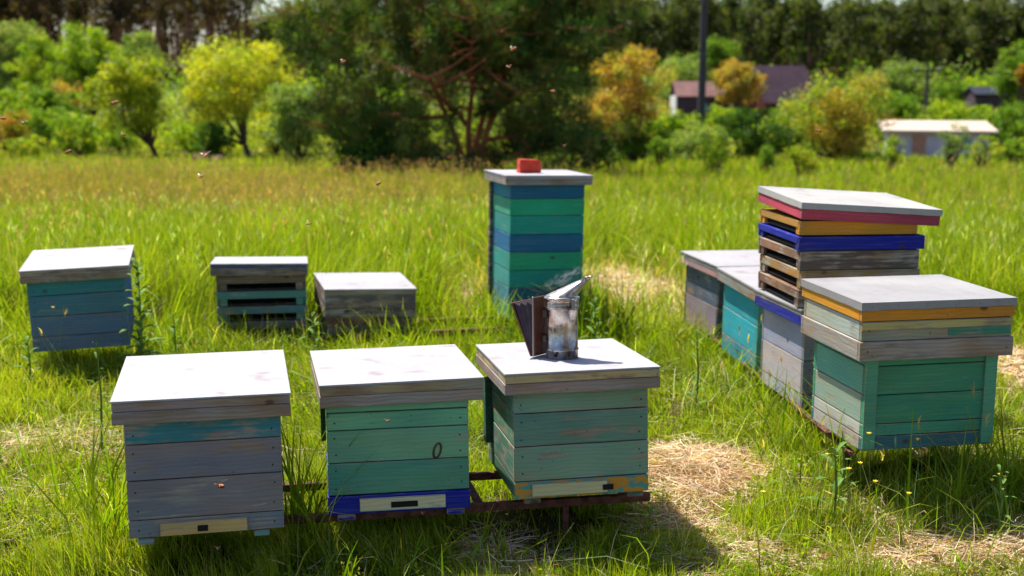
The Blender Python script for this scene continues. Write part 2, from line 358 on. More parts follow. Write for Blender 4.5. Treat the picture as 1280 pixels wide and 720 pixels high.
hive('slate grey sided hive with a pinkish lid rim, farthest of the right row', (1.481, 7.293, -1.053), (.551, .591, .073), (13.8, 1.5, 1.),
     [(.03, srgb(120, 124, 132), .4, 0), (.035, srgb(196, 150, 150), .4, .001)], M_PALE, .49, .53,
     [(.19, srgb(60, 66, 76), srgb(96, 108, 128), .3), (.19, srgb(60, 66, 76), srgb(150, 132, 146), .3)], fold=.008)
# ---- far row
hive('blue and grey plank hive tilted beside the tall broad leaved weed', (-2.284, 6.386, -.943), (.54, .61, .069), (14.1, 2.8, -1.6),
     [(.028, srgb(120, 112, 110), .7, 0), (.035, srgb(96, 86, 84), .8, -.002)], M_WHITE, .49, .55,
     [(.078, srgb(50, 148, 166), srgb(24, 110, 176), .2), (.11, srgb(74, 140, 168), srgb(24, 110, 176), .25), (.11, srgb(98, 134, 170), srgb(20, 100, 166), .28), (.08, srgb(96, 120, 150), srgb(20, 90, 150), .3)])
hive('low grey hive under a wide white lid, sunk in the grass', (-.843, 7.306, -1.201), (.552, .576, .175), (15.3, 1.4, 1.8),
     [(.03, srgb(142, 140, 120), .6, 0), (.078, srgb(98, 94, 102), .6, .002), (.061, srgb(100, 82, 86), .6, .002)], M_WHITE, .51, .53,
     [(.05, srgb(130, 90, 86), srgb(130, 90, 86), .5), (.08, srgb(90, 84, 84), GREY, .6)])
TA, TB, TC_ = srgb(12, 134, 162), srgb(30, 172, 128), srgb(22, 156, 144)
def exD(t, by, bw, bd):
    b = BX(); b.box(-bw/2-.022, -bw/2-.001, by+bd-.06, by+bd-.02, .1, .84, srgb(56, 60, 60), .5); b.build('side_batten', M_BOARD, t)
HD = hive('tall hive of teal and blue boards with a red block on top', (.233, 7.662, -.546), (.56, .56, .061), (15.1, -.1, .9),
     [(.018, srgb(182, 176, 178), .4, 0), (.037, srgb(136, 134, 140), .6, .001)], M_WHITE, .480, .49,
     [(.088, srgb(14, 104, 146), TA, .1), (.105, TB, srgb(60, 168, 136), .12), (.117, TC_, srgb(40, 148, 140), .1), (.113, srgb(16, 110, 158), srgb(20, 110, 160), .1), (.113, TB, srgb(50, 160, 150), .12), (.11, TC_, srgb(70, 165, 155), .15), (.105, srgb(14, 96, 128), srgb(60, 140, 160), .2), (.10, TB, srgb(70, 160, 140), .3)], extra=exD, name='tall_beehive')

# ---- stacked trays: boards on three sides, a slot under the slat on the entrance side
def tray(label, loc, w, d, h, yaw, slat, wall, group, slot_side='left', wr=.6, slat_h=.5, tilt=0):
    M = Matrix.Translation(Vector(loc)) @ Matrix.Rotation(math.radians(yaw), 4, 'Z') @ Matrix.Rotation(math.radians(tilt), 4, 'Y')
    t = thing('hive_tray', label, 'tray', group=group, M=M)
    b = BX(); k = .02
    def side(x0, x1, y0, y1, is_slot):
        if is_slot: b_s.box(x0, x1, y0, y1, h*(1-slat_h), h-.001, slat, wr)
        else: b.box(x0, x1, y0, y1, .001, h-.001, wall, wr)
    b_s = BX()
    side(-w/2, w/2, 0, k, slot_side == 'front'); side(-w/2, w/2, d-k, d, False)
    side(-w/2, -w/2+k, k if slot_side != 'left' else -.006, d-k if slot_side != 'left' else d+.004, slot_side == 'left') if slot_side != 'front' else side(-w/2, -w/2+k, k, d-k, False)
    side(w/2-k, w/2, k+.0005, d-k-.0005, False)
    if slot_side == 'left':                                   # end blocks that close the slot near the corners
        for y0 in (k+.001, d-.06): b.box(-w/2+.004, -w/2+k, y0, y0+.035, .001, h*(1-slat_h)-.001, wall, wr)
    else:
        for x0 in (-w/2+.0205, w/2-.0605): b.box(x0, x0+.04, .004, k, .001, h*(1-slat_h)-.001, slat, wr)
    b.box(-w/2+k+.0005, w/2-k-.0005, k+.0005, d-k-.0005, .002, .010, srgb(60, 50, 44), .3, bev=0)
    b.build('frame', M_BOARD, t); b_s.build('slat', M_BOARD, t)
    return t
GE = 'trays stacked on the white and blue hive'
ey = 5.208; ez = CH-.933
for i, (lab, sl_, wl, dx) in enumerate([('brown timber tray resting on the white and blue hive, lowest of the leaning stack', BROWN, srgb(110, 84, 72), -.004),
        ('tan yellow slatted tray between two brown ones in the leaning stack', srgb(176, 132, 62), srgb(150, 122, 78), .004),
        ('brown timber tray directly under the cobalt blue one', srgb(150, 108, 84), srgb(104, 88, 80), -.002)]):
    tray(lab, (1.483+dx, ey+.012, ez+.001+i*.082), .53, .545, .080, 6.5+i*.4, sl_, wl, GE, wr=.55)
tray('cobalt blue painted tray in the leaning stack', (1.483, ey, ez+.248), .555, .565, .060, 6, BLUE, BLUE, GE, wr=.03, tilt=-2.2+2)
tray('ochre yellow tray wedged under the crooked pink rimmed lid', (1.470, ey+.012, ez+.312), .52, .54, .062, 6.5, srgb(190, 140, 62), OCHRE, GE, wr=.15)
tl = thing('hive_cover', 'crooked white hive lid with a pink rim topping the leaning stack', 'hive lid', M=frame_M((1.521, 5.205, -.497), (7.4, 2.4, 3.5), .567, .075))
lid_part(tl, .62, .567, .075, [(.045, srgb(196, 72, 96), .25, .002)], mat_sheet('pale_lid_sheet', srgb(164, 162, 160), srgb(186, 182, 180), .5), .027, -.567/2, name='rim')
# stack on the left
GK = 'trays stacked under the low grey lid'
kx, ky, kz = -1.498, 7.258, CH-1.117
for i, (lab, c) in enumerate([('brown slatted tray, topmost under the low grey lid', srgb(128, 110, 92)), ('teal slatted tray just below the topmost brown tray', srgb(84, 148, 142)),
        ('dusty grey teal slatted tray, second from the bottom of its stack', srgb(86, 136, 138)), ('weathered brown slatted tray at the bottom, deep in grass', srgb(126, 112, 104))]):
    tray(lab, (kx+.005, ky+.02, kz-.092*(i+1)), .525, .5, .090, 9.9, c, c if i in (0, 3) else srgb(40, 140, 136), GK, 'front', .4, .5)
kl = thing('hive_cover', 'low grey rimmed white lid on the stack of teal slatted trays', 'hive lid', M=frame_M((kx, ky, -1.042), (9.9, -3.5, 1.), .548, .075))
lid_part(kl, .564, .548, .075, [(.024, srgb(92, 100, 136), .4, 0), (.045, srgb(98, 100, 110), .6, -.001)], M_WHITE, .006, -.274, name='rim')

# ---- iron stands
def bar(b, p, q, w, h, mat=None):
    p, q = Vector(p), Vector(q); L = (q-p).length; x = (q-p).normalized(); y = Vector((0, 0, 1)).cross(x).normalized(); z = x.cross(y)
    M = Matrix(((x.x, y.x, z.x, p.x), (x.y, y.y, z.y, p.y), (x.z, y.z, z.z, p.z), (0, 0, 0, 1)))
    b.box(0, L, -w/2, w/2, -h/2, h/2, (.2, .1, .1), .5, bev=.0015, M=M)
def rail(parent, p, q, w=.04):
    b = BX(); p = Vector(p); q = Vector(q); bar(b, p, q, w, .005); bar(b, p+Vector((0, -w/2+.0025, -w/2+.004)), q+Vector((0, -w/2+.0025, -w/2+.004)), .005, w); b.build('rail', M_RUST, parent)
def post(parent, x, y, ztop, r=.011, M=None):
    b = BX(); g = float(gz(x, y))-.12; b.box(x-r, x+r, y-r, y+r, g, ztop, (.2, .1, .1), .5, bev=.002); b.build('leg', M_RUST, parent)
st = thing('hive_stand', 'rusty angle iron stand carrying the front row of hives', 'hive stand')
zt = CH-1.437
rail(st, (-1.16, 3.93, zt-.004), (.49, 4.215, zt+.012), .028); rail(st, (-1.2, 4.27, zt-.004), (.42, 4.55, zt+.012), .028)
for (x, y) in ((.19, 4.165), (.08, 4.50), (-1.15, 4.28), (-.42, 4.42)): post(st, x, y, zt-.008)
for x in (-1.1, -.1, .42): b = BX(); bar(b, (x, 3.935+(x+1.2)*.174, zt-.018), (x-.07, 4.25+(x+1.2)*.174, zt-.018), .03, .006); b.build('crossbar', M_RUST, st)
s2 = thing('hive_stand', 'rusty angle iron stand in the grass between the low hives and the tall hive', 'hive stand')
rail(s2, (-1.85, 7.05, .075), (.0, 7.42, .095)); rail(s2, (-1.9, 7.5, .07), (-.05, 7.85, .08))
for (x, y) in ((-1.8, 7.07), (-1.2, 7.19), (-.4, 7.35), (-.05, 7.42), (-1.8, 7.52), (-.1, 7.84)): post(s2, x, y, .075)
s3 = thing('hive_stand', 'reddish iron stand running under the right row of hives', 'hive stand')
def zr(y): return .245-(y-4.2)*.06
rail(s3, (1.232, 4.32, zr(4.2)), (1.21, 7.95, .015), .022); rail(s3, (1.66, 4.5, zr(4.3)), (1.62, 7.95, .015), .022)
for (x, y) in ((1.24, 4.42), (1.23, 5.3), (1.22, 6.2), (1.65, 4.7), (1.645, 5.6), (1.63, 6.9)): post(s3, x, y, zr(y)-.006)

# ---------------------------------------------------------------- bee smoker
def lathe(prof, n=40, off=None):
    s = bmesh.new(); rings = []
    for i, p in enumerate(prof):
        r, z = p[:2]; ox, oy = (p[2], p[3]) if len(p) > 2 else (0, 0)
        rings.append([s.verts.new((ox+r*math.cos(a*2*PI/n), oy+r*math.sin(a*2*PI/n), z)) for a in range(n)])
    for A, B in zip(rings, rings[1:]):
        for a in range(n): s.faces.new((A[a], A[(a+1) % n], B[(a+1) % n], B[a]))
    s.faces.new(rings[0]); 
    bmesh.ops.recalc_face_normals(s, faces=s.faces)
    for f in s.faces: f.smooth = True
    return s
def bmo(name, s, mat, parent=None):
    me = bpy.data.meshes.new(name); s.to_mesh(me); s.free(); return mkobj(name, me, mat, parent)
def mat_steel():
    k = NT('sooty_steel'); a = k.noise(k.coords((18, 18, 18)), 1, 5, .65); b = k.noise(k.coords((50, 50, 9)), 1, 4, .6)
    c = k.mix(k.ramp(a, .35, .6), srgb(226, 222, 218), srgb(150, 142, 134)); c = k.mix(k.ramp(b, .5, .66, 0, .65), c, srgb(176, 122, 66)); c = k.mix(k.ramp(a, .56, .64, 0, .8), c, srgb(70, 60, 56))
    k.l(c, k.b.inputs['Base Color']); k.b.inputs['Metallic'].default_value = .95; k.l(k.ramp(b, .3, .7, .18, .42), k.b.inputs['Roughness'])
    bp = k.n('ShaderNodeBump'); bp.inputs['Strength'].default_value = .2; bp.inputs['Distance'].default_value = .003; k.l(a, bp.inputs['Height']); k.l(bp.outputs[0], k.b.inputs['Normal'])
    return k.m
M_STEEL = mat_steel(); M_LEATHER = mat_simple('dark_leather', srgb(52, 38, 50), .55, 0, .4, 30, .5); M_SBOARD = mat_simple('smoker_board', srgb(134, 72, 50), .6, 0, .5, 40, .4, srgb(84, 46, 34)); M_STRIP = mat_simple('dull_metal_strip', srgb(160, 152, 150), .4, .8)
base = at(702.5, 446, 4.27)
lidz = (HC.matrix_world @ Vector((0.06, 0, .437))).z
# rest it exactly on the tilted lid
inv = HC.matrix_world.inverted(); lp = inv @ base; lp.z = .437+.0015; base = HC.matrix_world @ lp
sm = thing('bee_smoker', 'steel bee smoker with dark bellows standing on the grey green hive', 'bee smoker', base)
sm.rotation_euler = HC.matrix_world.to_euler(); sm.rotation_euler.z = 0
R_ = .057
prof = [(R_-.003, .0), (R_, .001), (R_, .028), (R_+.002, .030), (R_+.002, .034), (R_-.001, .036), (R_-.001, .172), (R_+.003, .174), (R_+.003, .180), (R_, .182), (R_-.004, .182), (R_-.004, .17)]
can = bmo('fire_chamber', lathe(prof), M_STEEL, sm)
rngp = [(R_+.001, .178), (R_+.005, .179), (R_+.005, .184), (R_+.003, .186), (R_+.003, .208), (R_+.006, .209), (R_+.006, .215), (R_+.001, .217)]
tips = [(R_+.0, .217, 0, 0), (R_-.001, .221, 0, 0)]+[(R_-.002+(.0125-R_+.002)*f, .222+.060*f, .088*f, -.006*f) for f in (.02, .2, .4, .6, .8, 1.)]+[(.016, .2835, .090, -.006), (.016, .287, .093, -.006), (.0115, .288, .094, -.006), (.0115, .276, .078, -.005)]
sc = lathe(rngp+tips); cap = bmo('cone_lid', sc, M_STEEL, sm)
# hinge and bolts
b = BX(); b.box(R_*.55, R_*.55+.012, -R_-.004, -R_+.010, .176, .214, (0, 0, 0), 0, bev=.002); b.build('latch', M_STRIP, can)
b = BX(); b.box(-.03, -.018, -R_-.005, -R_+.012, .010, .022, (0, 0, 0), 0, bev=.003); b.build('air_vent', M_DARK, can)
# wire guard round the chamber
for zz in (.06,): pass
a_ = math.radians(35); u = Vector((-math.cos(a_), math.sin(a_), 0)); v_ = Vector((math.sin(a_), math.cos(a_), 0))
def P(r, s, z): p = u*r+v_*s; return (p.x, p.y, z)
def slab(name, r0, r1, s0, s1, z0, z1, mat, par, top_shift=0):
    s = bmesh.new(); vs = []
    for z, sh in ((z0, 0), (z1, top_shift)):
        for (r, q_) in ((r0+sh, s0), (r1+sh, s0), (r1+sh, s1), (r0+sh, s1)): vs.append(s.verts.new(P(r, q_, z)))
    for f in ((3, 2, 1, 0), (4, 5, 6, 7), (0, 1, 5, 4), (1, 2, 6, 5), (2, 3, 7, 6), (3, 0, 4, 7)): s.faces.new([vs[i] for i in f])
    bmesh.ops.bevel(s, geom=list(s.edges), offset=.0015, segments=1, affect='EDGES'); bmesh.ops.recalc_face_normals(s, faces=s.faces)
    return bmo(name, s, mat, par)
slab('bellows_board', .073, .080, -.062, .062, .006, .215, M_SBOARD, sm)
slab('bellows_board', .087, .095, -.062, .062, .004, .190, M_SBOARD, sm, .082)
slab('metal_strip', .0775, .0835, -.0645, -.061, .004, .217, M_STRIP, sm)
slab('mount_bracket', .055, .073, -.015, .015, .05, .075, M_STRIP, sm); slab('mount_bracket', .055, .073, -.015, .015, .14, .165, M_STRIP, sm)
# pleated leather between the boards
s = bmesh.new(); n = 6; lo, hi = [], []
for sgn in (-1, 1):
    cols = []
    for i in range(n+1):
        t_ = i/n; ins = .008 if i % 2 else 0
        zc = [.008, .07, .14, .20-.012*t_-(.012 if i % 2 else 0)]
        col_ = []
        for z in zc:
            f_ = z/.205; r = .079+(.009+.081*f_)*t_
            col_.append(s.verts.new(P(r, sgn*(.058-ins*f_), z)))
        cols.append(col_)
    for A, B in zip(cols, cols[1:]):
        for a in range(3): s.faces.new((A[a], B[a], B[a+1], A[a+1]))
    (lo if sgn < 0 else hi).extend([c[-1] for c in cols])
for i in range(n): s.faces.new((lo[i], lo[i+1], hi[i+1], hi[i]))
bmesh.ops.recalc_face_normals(s, faces=s.faces); bmo('bellows_leather', s, M_LEATHER, sm)
# smoke
s = bmesh.new(); bmesh.ops.create_cube(s, size=1)
smk = bmo('smoke', s, [], None); smk.data.materials.clear()
k = NT('thin_smoke'); k.t.nodes.remove(k.b); pv = k.n('ShaderNodeVolumePrincipled'); pv.inputs['Color'].default_value = (.95, .95, 1, 1)
v = k.coords((5, 2.5, 3.2)); nz = k.noise(v, 1.5, 5, .62); tc = k.n('ShaderNodeTexCoord'); ln = k.n('ShaderNodeVectorMath', operation='LENGTH'); k.l(tc.outputs['Object'], ln.inputs[0])
fall = k.ramp(ln.outputs['Value'], .2, .5, 1, 0)
k.l(k.math('MULTIPLY', k.math('MULTIPLY', k.ramp(nz, .50, .62, 0, 1), fall), 22.), pv.inputs['Density']); k.l(pv.outputs[0], k.out.inputs['Volume'])
smk.data.materials.append(k.m); smk.location = base+Vector((.005, .01, .282)); smk.scale = (.2, .04, .055); smk.rotation_euler = (0, math.radians(-28), 0)
tag(smk, 'thin white smoke drifting off the smoker spout', 'smoke', kind='stuff')

# ---------------------------------------------------------------- red block on the tall hive
s = bmesh.new(); vs = []
for z, k_ in ((0, 1.), (.085, .93)):
    for (x, y) in ((-.075*k_, -.05*k_), (.05*k_, -.055*k_), (.075*k_, -.02), (.07*k_, .055*k_), (-.075*k_, .05*k_)): vs.append(s.verts.new((x+random.uniform(-.003, .003), y, z*(1 if x < .05 else .8))))
s.faces.new(vs[4::-1]); s.faces.new(vs[5:]); [s.faces.new((vs[i], vs[(i+1) % 5], vs[5+(i+1) % 5], vs[5+i])) for i in range(5)]
bmesh.ops.bevel(s, geom=list(s.edges), offset=.004, segments=1, affect='EDGES'); bmesh.ops.triangulate(s, faces=s.faces); bmesh.ops.subdivide_edges(s, edges=list(s.edges), cuts=2, use_grid_fill=True)
for v in s.verts:
    if v.co.z > .004: v.co += Vector([random.uniform(-.002, .002) for _ in range(3)])
bmesh.ops.recalc_face_normals(s, faces=s.faces)
rb = bmo('brick', s, mat_simple('red_brick', srgb(196, 58, 34), .8, 0, .25, 25, .6))
lp = HD.matrix_world.inverted() @ at(662, 211, 7.9); lp.z = .851+.061+.002-.0; rb.location = HD.matrix_world @ lp; rb.rotation_euler.z = .25
tag(rb, 'broken red brick weighing down the lid of the tall teal hive', 'brick')

# ================================================================ vegetation
def vcol(base, n, jit=.28, hue=.14):
    c = np.array(base)[None, :]*(1+RNG.normal(0, jit, (n, 1)))*(1+RNG.normal(0, hue, (n, 3))*np.array([1, .5, .8]))
    return np.clip(c, .004, .9)
def blades(bx, by, bz, h, w, az, lean, fa, col, rows=4, tipcol=None, droop=.35):
    n = len(bx); t = np.linspace(0, 1, rows)[None, :]
    L = lean[:, None]; H = h[:, None]
    r = H*L*t**1.8; z = H*(t-droop*np.minimum(L, 1.6)*t**2.4*.8)
    x = bx[:, None]+np.cos(az)[:, None]*r; y = by[:, None]+np.sin(az)[:, None]*r; z = bz[:, None]+z
    wd = w[:, None]*np.array([.75, 1., .75, .12])[None, :rows]*.5 if rows == 4 else w[:, None]*np.linspace(1, .15, rows)[None, :]*.5
    sx = np.cos(fa)[:, None]*wd; sy = np.sin(fa)[:, None]*wd
    V = np.stack([np.stack([x-sx, y-sy, z], -1), np.stack([x+sx, y+sy, z], -1)], 2).reshape(-1, 3)
    base = (np.arange(n)*rows*2)[:, None]+np.arange(rows-1)[None, :]*2
    b_ = base.ravel(); F = np.stack([b_, b_+1, b_+3, b_+2], 1)
    c = np.repeat(col[:, None, :], rows*2, 1)
    if tipcol is not None:
        m = np.repeat(t[0], 2)[None, :, None]**2; c = c*(1-m)+tipcol[:, None, :]*m
    return V, F, c.reshape(-1, 3)
class Acc:
    def __init__(s): s.V, s.F, s.C, s.n = [], [], [], 0
    def add(s, V, F, C): s.V.append(V); s.F.append(F+s.n); s.C.append(C); s.n += len(V)
    def obj(s, name, mat, parent=None): return mkobj(name, np_mesh(name, np.concatenate(s.V), np.concatenate(s.F), np.concatenate(s.C)), mat, parent)

def vn(x, y, f, s=0):                       # smooth value noise
    x = x*f+s*17.3; y = y*f+s*9.1; xi = np.floor(x); yi = np.floor(y); fx = x-xi; fy = y-yi; fx = fx*fx*(3-2*fx); fy = fy*fy*(3-2*fy)
    def hsh(a, b): v = np.sin(a*127.1+b*311.7+s*74.7)*43758.5453; return v-np.floor(v)
    return (hsh(xi, yi)*(1-fx)+hsh(xi+1, yi)*fx)*(1-fy)+(hsh(xi, yi+1)*(1-fx)+hsh(xi+1, yi+1)*fx)*fy
def gp(px, py):                              # ground point seen at a place of the photograph
    D = 6.
    for _ in range(30):
        p = at(px, py, D); v = (p-Vector((0, 0, CH)))/D; D = (float(gz(p.x, p.y))-CH)/v.z
    return at(px, py, D)
# dry patches as ellipses on the ground: centre px, radius x (m), radius y (m), strength
PATCH = [(gp(872, 600), .19, .34, 1.), (gp(850, 660), .12, .2, .6), (gp(925, 600), .13, .13, .8), (gp(1190, 698), .34, .16, .7), (gp(640, 690), .16, .3, .8), (gp(785, 368), .45, 1.3, 1.), (gp(590, 372), .22, 1.1, .9), (gp(1272, 460), .35, .6, 1.),
         (gp(60, 560), .35, .35, .35), (gp(1110, 655), .12, .08, .5), (gp(845, 380), .3, .7, .8), (gp(930, 700), .15, .12, .4)]
def dry(x, y):
    o = np.zeros_like(x)
    for (p, rx, ry, s_) in PATCH: o = np.maximum(o, s_*np.exp(-(((x-p.x)/rx)**2+((y-p.y)/ry)**2)**1.6))
    return np.clip(o*(.6+.8*vn(x, y, 7, 5)), 0, 1)
# footprints of everything that stands low: centre, yaw, half sizes
FOOT = [(-1.02, 4.0, 12, .25, .27, .09), (-.42, 4.28, 12, .25, .27, .09), (.18, 4.3, 10, .25, .29, .09), (1.44, 4.5, 10, .24, .23, .10), (1.46, 5.5, 8, .26, .27, 0), (1.45, 6.47, 9, .26, .28, 0), (1.41, 7.6, 14, .26, .28, 0),
        (-2.36, 6.7, 14, .25, .28, .03), (-.91, 7.6, 15, .27, .28, 0), (.16, 7.94, 15, .25, .26, 0), (-1.55, 7.53, 10, .27, .27, 0)]
def inside(x, y, pad=.0):
    m = np.zeros(len(x), bool)
    for (cx, cy, yw, hx, hy, k_) in FOOT:
        c, s_ = math.cos(math.radians(yw)), math.sin(math.radians(yw)); dx = x-cx; dy = y-cy
        m |= (np.abs(dx*c+dy*s_) < hx+pad) & (np.abs(-dx*s_+dy*c) < hy+pad)
    return m
def scatter(n, d0, d1, m=.50, pw=1.):
    D = np.sqrt(RNG.uniform(d0**2, d1**2, n)); x = RNG.uniform(-1, 1, n)*(m*D+.35); return x, D

GA = (.24, .31, .012); GB = (.14, .21, .008); GYEL = (.50, .46, .07); GDRY = (.46, .36, .19); GPINK = (.30, .20, .13)
def mixc(a, b, f): return a*(1-f[:, None])+b*f[:, None]
def grass_zone(acc, n, d0, d1, hmin, hmax, w, hfun=None, rows=4, straight=False):
    x, y = scatter(n, d0, d1)
    dr = dry(x, y); fine = vn(x, y, 19, 17)*.5+vn(x, y, 11, 2)*.5; tuft = vn(x, y, 3.2, 1)*.5+sst(.25, .75, fine)*.5
    keep = (RNG.random(n) > dr*.8) & (RNG.random(n) < .12+1.3*tuft*sst(.22, .62, fine))
    x, y, dr, tuft = x[keep], y[keep], dr[keep], tuft[keep]; n = len(x)
    h = (hmin+(hmax-hmin)*RNG.beta(2, 2.6, n))*(.35+1.3*tuft)*(1-.85*dr)
    h = np.where(inside(x, y), np.minimum(h, np.where(y < 7, .13, .07)), h)
    if hfun is not None: h = h*hfun(x, y)
    under = inside(x, y, .16) & (y < 4.6); 
    lean = np.abs(RNG.normal(.35, .3, n)); az = RNG.uniform(0, 2*PI, n)*.6+vn(x, y, 1.3, 3)*6; fa = RNG.uniform(0, PI, n)
    c = mixc(vcol(GA, n), vcol(GB, n), np.clip(vn(x, y, 2.1, 4)*1.2-.1+RNG.normal(0, .2, n), 0, 1))
    yl = np.clip((vn(x, y, 1.1, 6)-.45)*1.6+RNG.normal(0, .25, n), 0, .9)*np.where(y < 7, 1, .5); c = mixc(c, vcol(GYEL, n), yl*.55)
    dd = (RNG.random(n) < .09+.5*dr)*1.; c = mixc(c, vcol(GDRY, n), dd*.9)
    far = sst(12, 17, y)*(1-sst(24, 29, y))*(.08+.92*(1-sst(-4, 2., x))); c = mixc(c, vcol((.31, .19, .11), n), far*np.clip(RNG.random(n)*1.4, 0, 1)*.9)
    tip = mixc(c, vcol(GYEL, n), np.where(y < 7, .35, .15))
    acc.add(*blades(x, y, gz(x, y)-.01, h, w*RNG.uniform(.6, 1.4, n), az, lean, fa, c, rows, tip))
def hnear(x, y):
    k_ = np.ones_like(x)
    k_ += 1.3*np.exp(-((x-1.55)**2/.35+(y-4.22)**2/.03))*.8                      # unmown along the green hive
    k_ += .9*np.exp(-((x-1.12)**2/.02+(y-4.9)**2/1.))
    k_ += 1.5*np.exp(-((x+.69)**2/.006+(y-4.2)**2/.12))+.5*np.exp(-((x+1.36)**2/.01+(y-4.2)**2/.2))
    k_ *= 1-.35*np.exp(-((x-.95)**2/.35+(y-4.3)**2/.5))
    return k_
g = Acc()
grass_zone(g, 190000, 3.3, 5.4, .03, .13, .0030, hnear)
grass_zone(g, 170000, 5.4, 8.2, .04, .16, .0044)
grass_zone(g, 22000, 5.8, 8.6, .22, .46, .006, lambda x, y: np.clip((y-6.3)/1.6, .3, 1))
tag(g.obj('meadow_grass', M_GRASS), 'short bright green grass around the hives', 'grass', kind='stuff')
g = Acc()
grass_zone(g, 150000, 8.0, 14, .24, .52, .008)
grass_zone(g, 130000, 13.5, 26, .18, .42, .014)
grass_zone(g, 70000, 25, 48, .15, .4, .034, rows=3) if False else grass_zone(g, 60000, 25, 48, .15, .38, .036)
tag(g.obj('tall_grass', M_GRASS), 'tall unmown meadow grass behind the hives', 'grass', kind='stuff')
# broad bent blades standing out of the sward
def clump(acc, cx, cy, n, r, h0, h1, w, lean=.5, col=GB, dirn=None):
    x = cx+RNG.normal(0, r, n); y = cy+RNG.normal(0, r, n); k_ = ~inside(x, y, .006); x, y = x[k_], y[k_]; n = len(x)
    az = RNG.uniform(0, 2*PI, n) if dirn is None else RNG.normal(dirn, .5, n)
    c = vcol(col, n); acc.add(*blades(x, y, gz(x, y)-.01, RNG.uniform(h0, h1, n), w*RNG.uniform(.7, 1.3, n), az, np.abs(RNG.normal(lean, .25, n)), RNG.uniform(0, PI, n), c, 4, mixc(c, vcol(GYEL, n), np.full(n, .3)), .5))
g = Acc()
for (px, py, n, r, h0, h1) in [(383, 700, 46, .05, .25, .62), (370, 690, 20, .03, .4, .68), (110, 640, 24, .07, .2, .5), (140, 690, 26, .06, .2, .55), (600, 560, 14, .04, .2, .4), (960, 520, 30, .12, .15, .42), (1000, 560, 40, .12, .15, .42),
        (1070, 606, 60, .07, .15, .45), (1130, 612, 70, .12, .12, .45), (1190, 615, 70, .12, .12, .42), (1250, 612, 60, .12, .15, .42), (1040, 590, 60, .06, .12, .34), (1010, 560, 60, .07, .12, .32), (985, 535, 60, .08, .12, .32), (960, 505, 50, .08, .12, .32), (900, 470, 50, .1, .12, .34), (930, 490, 50, .1, .12, .34), (868, 445, 50, .12, .12, .34), (1100, 640, 60, .2, .1, .25), (1200, 650, 60, .25, .1, .25), (640, 715, 16, .1, .08, .2), (480, 715, 60, .2, .1, .24), (250, 715, 70, .25, .1, .22), (730, 712, 60, .2, .1, .24), (560, 700, 30, .1, .1, .22), (400, 700, 40, .1, .1, .3), (1240, 700, 20, .2, .08, .2),
        (500, 425, 70, .35, .15, .38), (300, 445, 60, .3, .12, .3), (720, 425, 60, .2, .2, .42), (610, 420, 80, .3, .2, .45), (100, 452, 120, .22, .12, .26), (60, 440, 50, .15, .12, .28), (140, 450, 60, .15, .1, .24), (215, 455, 40, .2, .15, .35), (750, 432, 90, .12, .3, .62), (725, 415, 60, .1, .25, .5), (612, 405, 60, .12, .2, .45), (760, 440, 50, .2, .2, .4), (800, 470, 40, .2, .15, .3)]:
    p = gp(px, py); clump(g, p.x, p.y, int(n*1.3), r, h0, h1, .0072)
for (px, py) in ((1105, 588), (1128, 592), (1150, 590), (1175, 592), (1200, 588), (1118, 600), (1165, 598), (1060, 575), (1045, 565)):
    p = gp(px, py); clump(g, p.x, p.y, 5, .02, .3, .52, .0085, .35, (.10, .19, .012))
for (n, d0, d1, L0, L1, w, cc) in ((1500, 3.6, 5.6, .1, .3, .0022, (.62, .60, .34)), (2600, 5.4, 8, .15, .34, .0035, (.55, .55, .25)), (2200, 8, 13, .3, .55, .005, (.55, .58, .3)), (900, 3.6, 6, .12, .32, .0045, (.30, .36, .03))):
    x, y = scatter(n, d0, d1); k_ = ~inside(x, y, .01) & (vn(x, y, 1.7, 40) > .35); x, y = x[k_], y[k_]; n = len(x); c = vcol(cc, n)
    g.add(*blades(x, y, gz(x, y), RNG.uniform(L0, L1, n), w*RNG.uniform(.6, 1.3, n), RNG.uniform(0, 2*PI, n), RNG.uniform(.3, 1.3, n), RNG.uniform(0, PI, n), c, 4, None, .65))
tag(g.obj('tall_blades', M_GRASS), 'broad bent grass blades rising beside the hives', 'grass', kind='stuff')
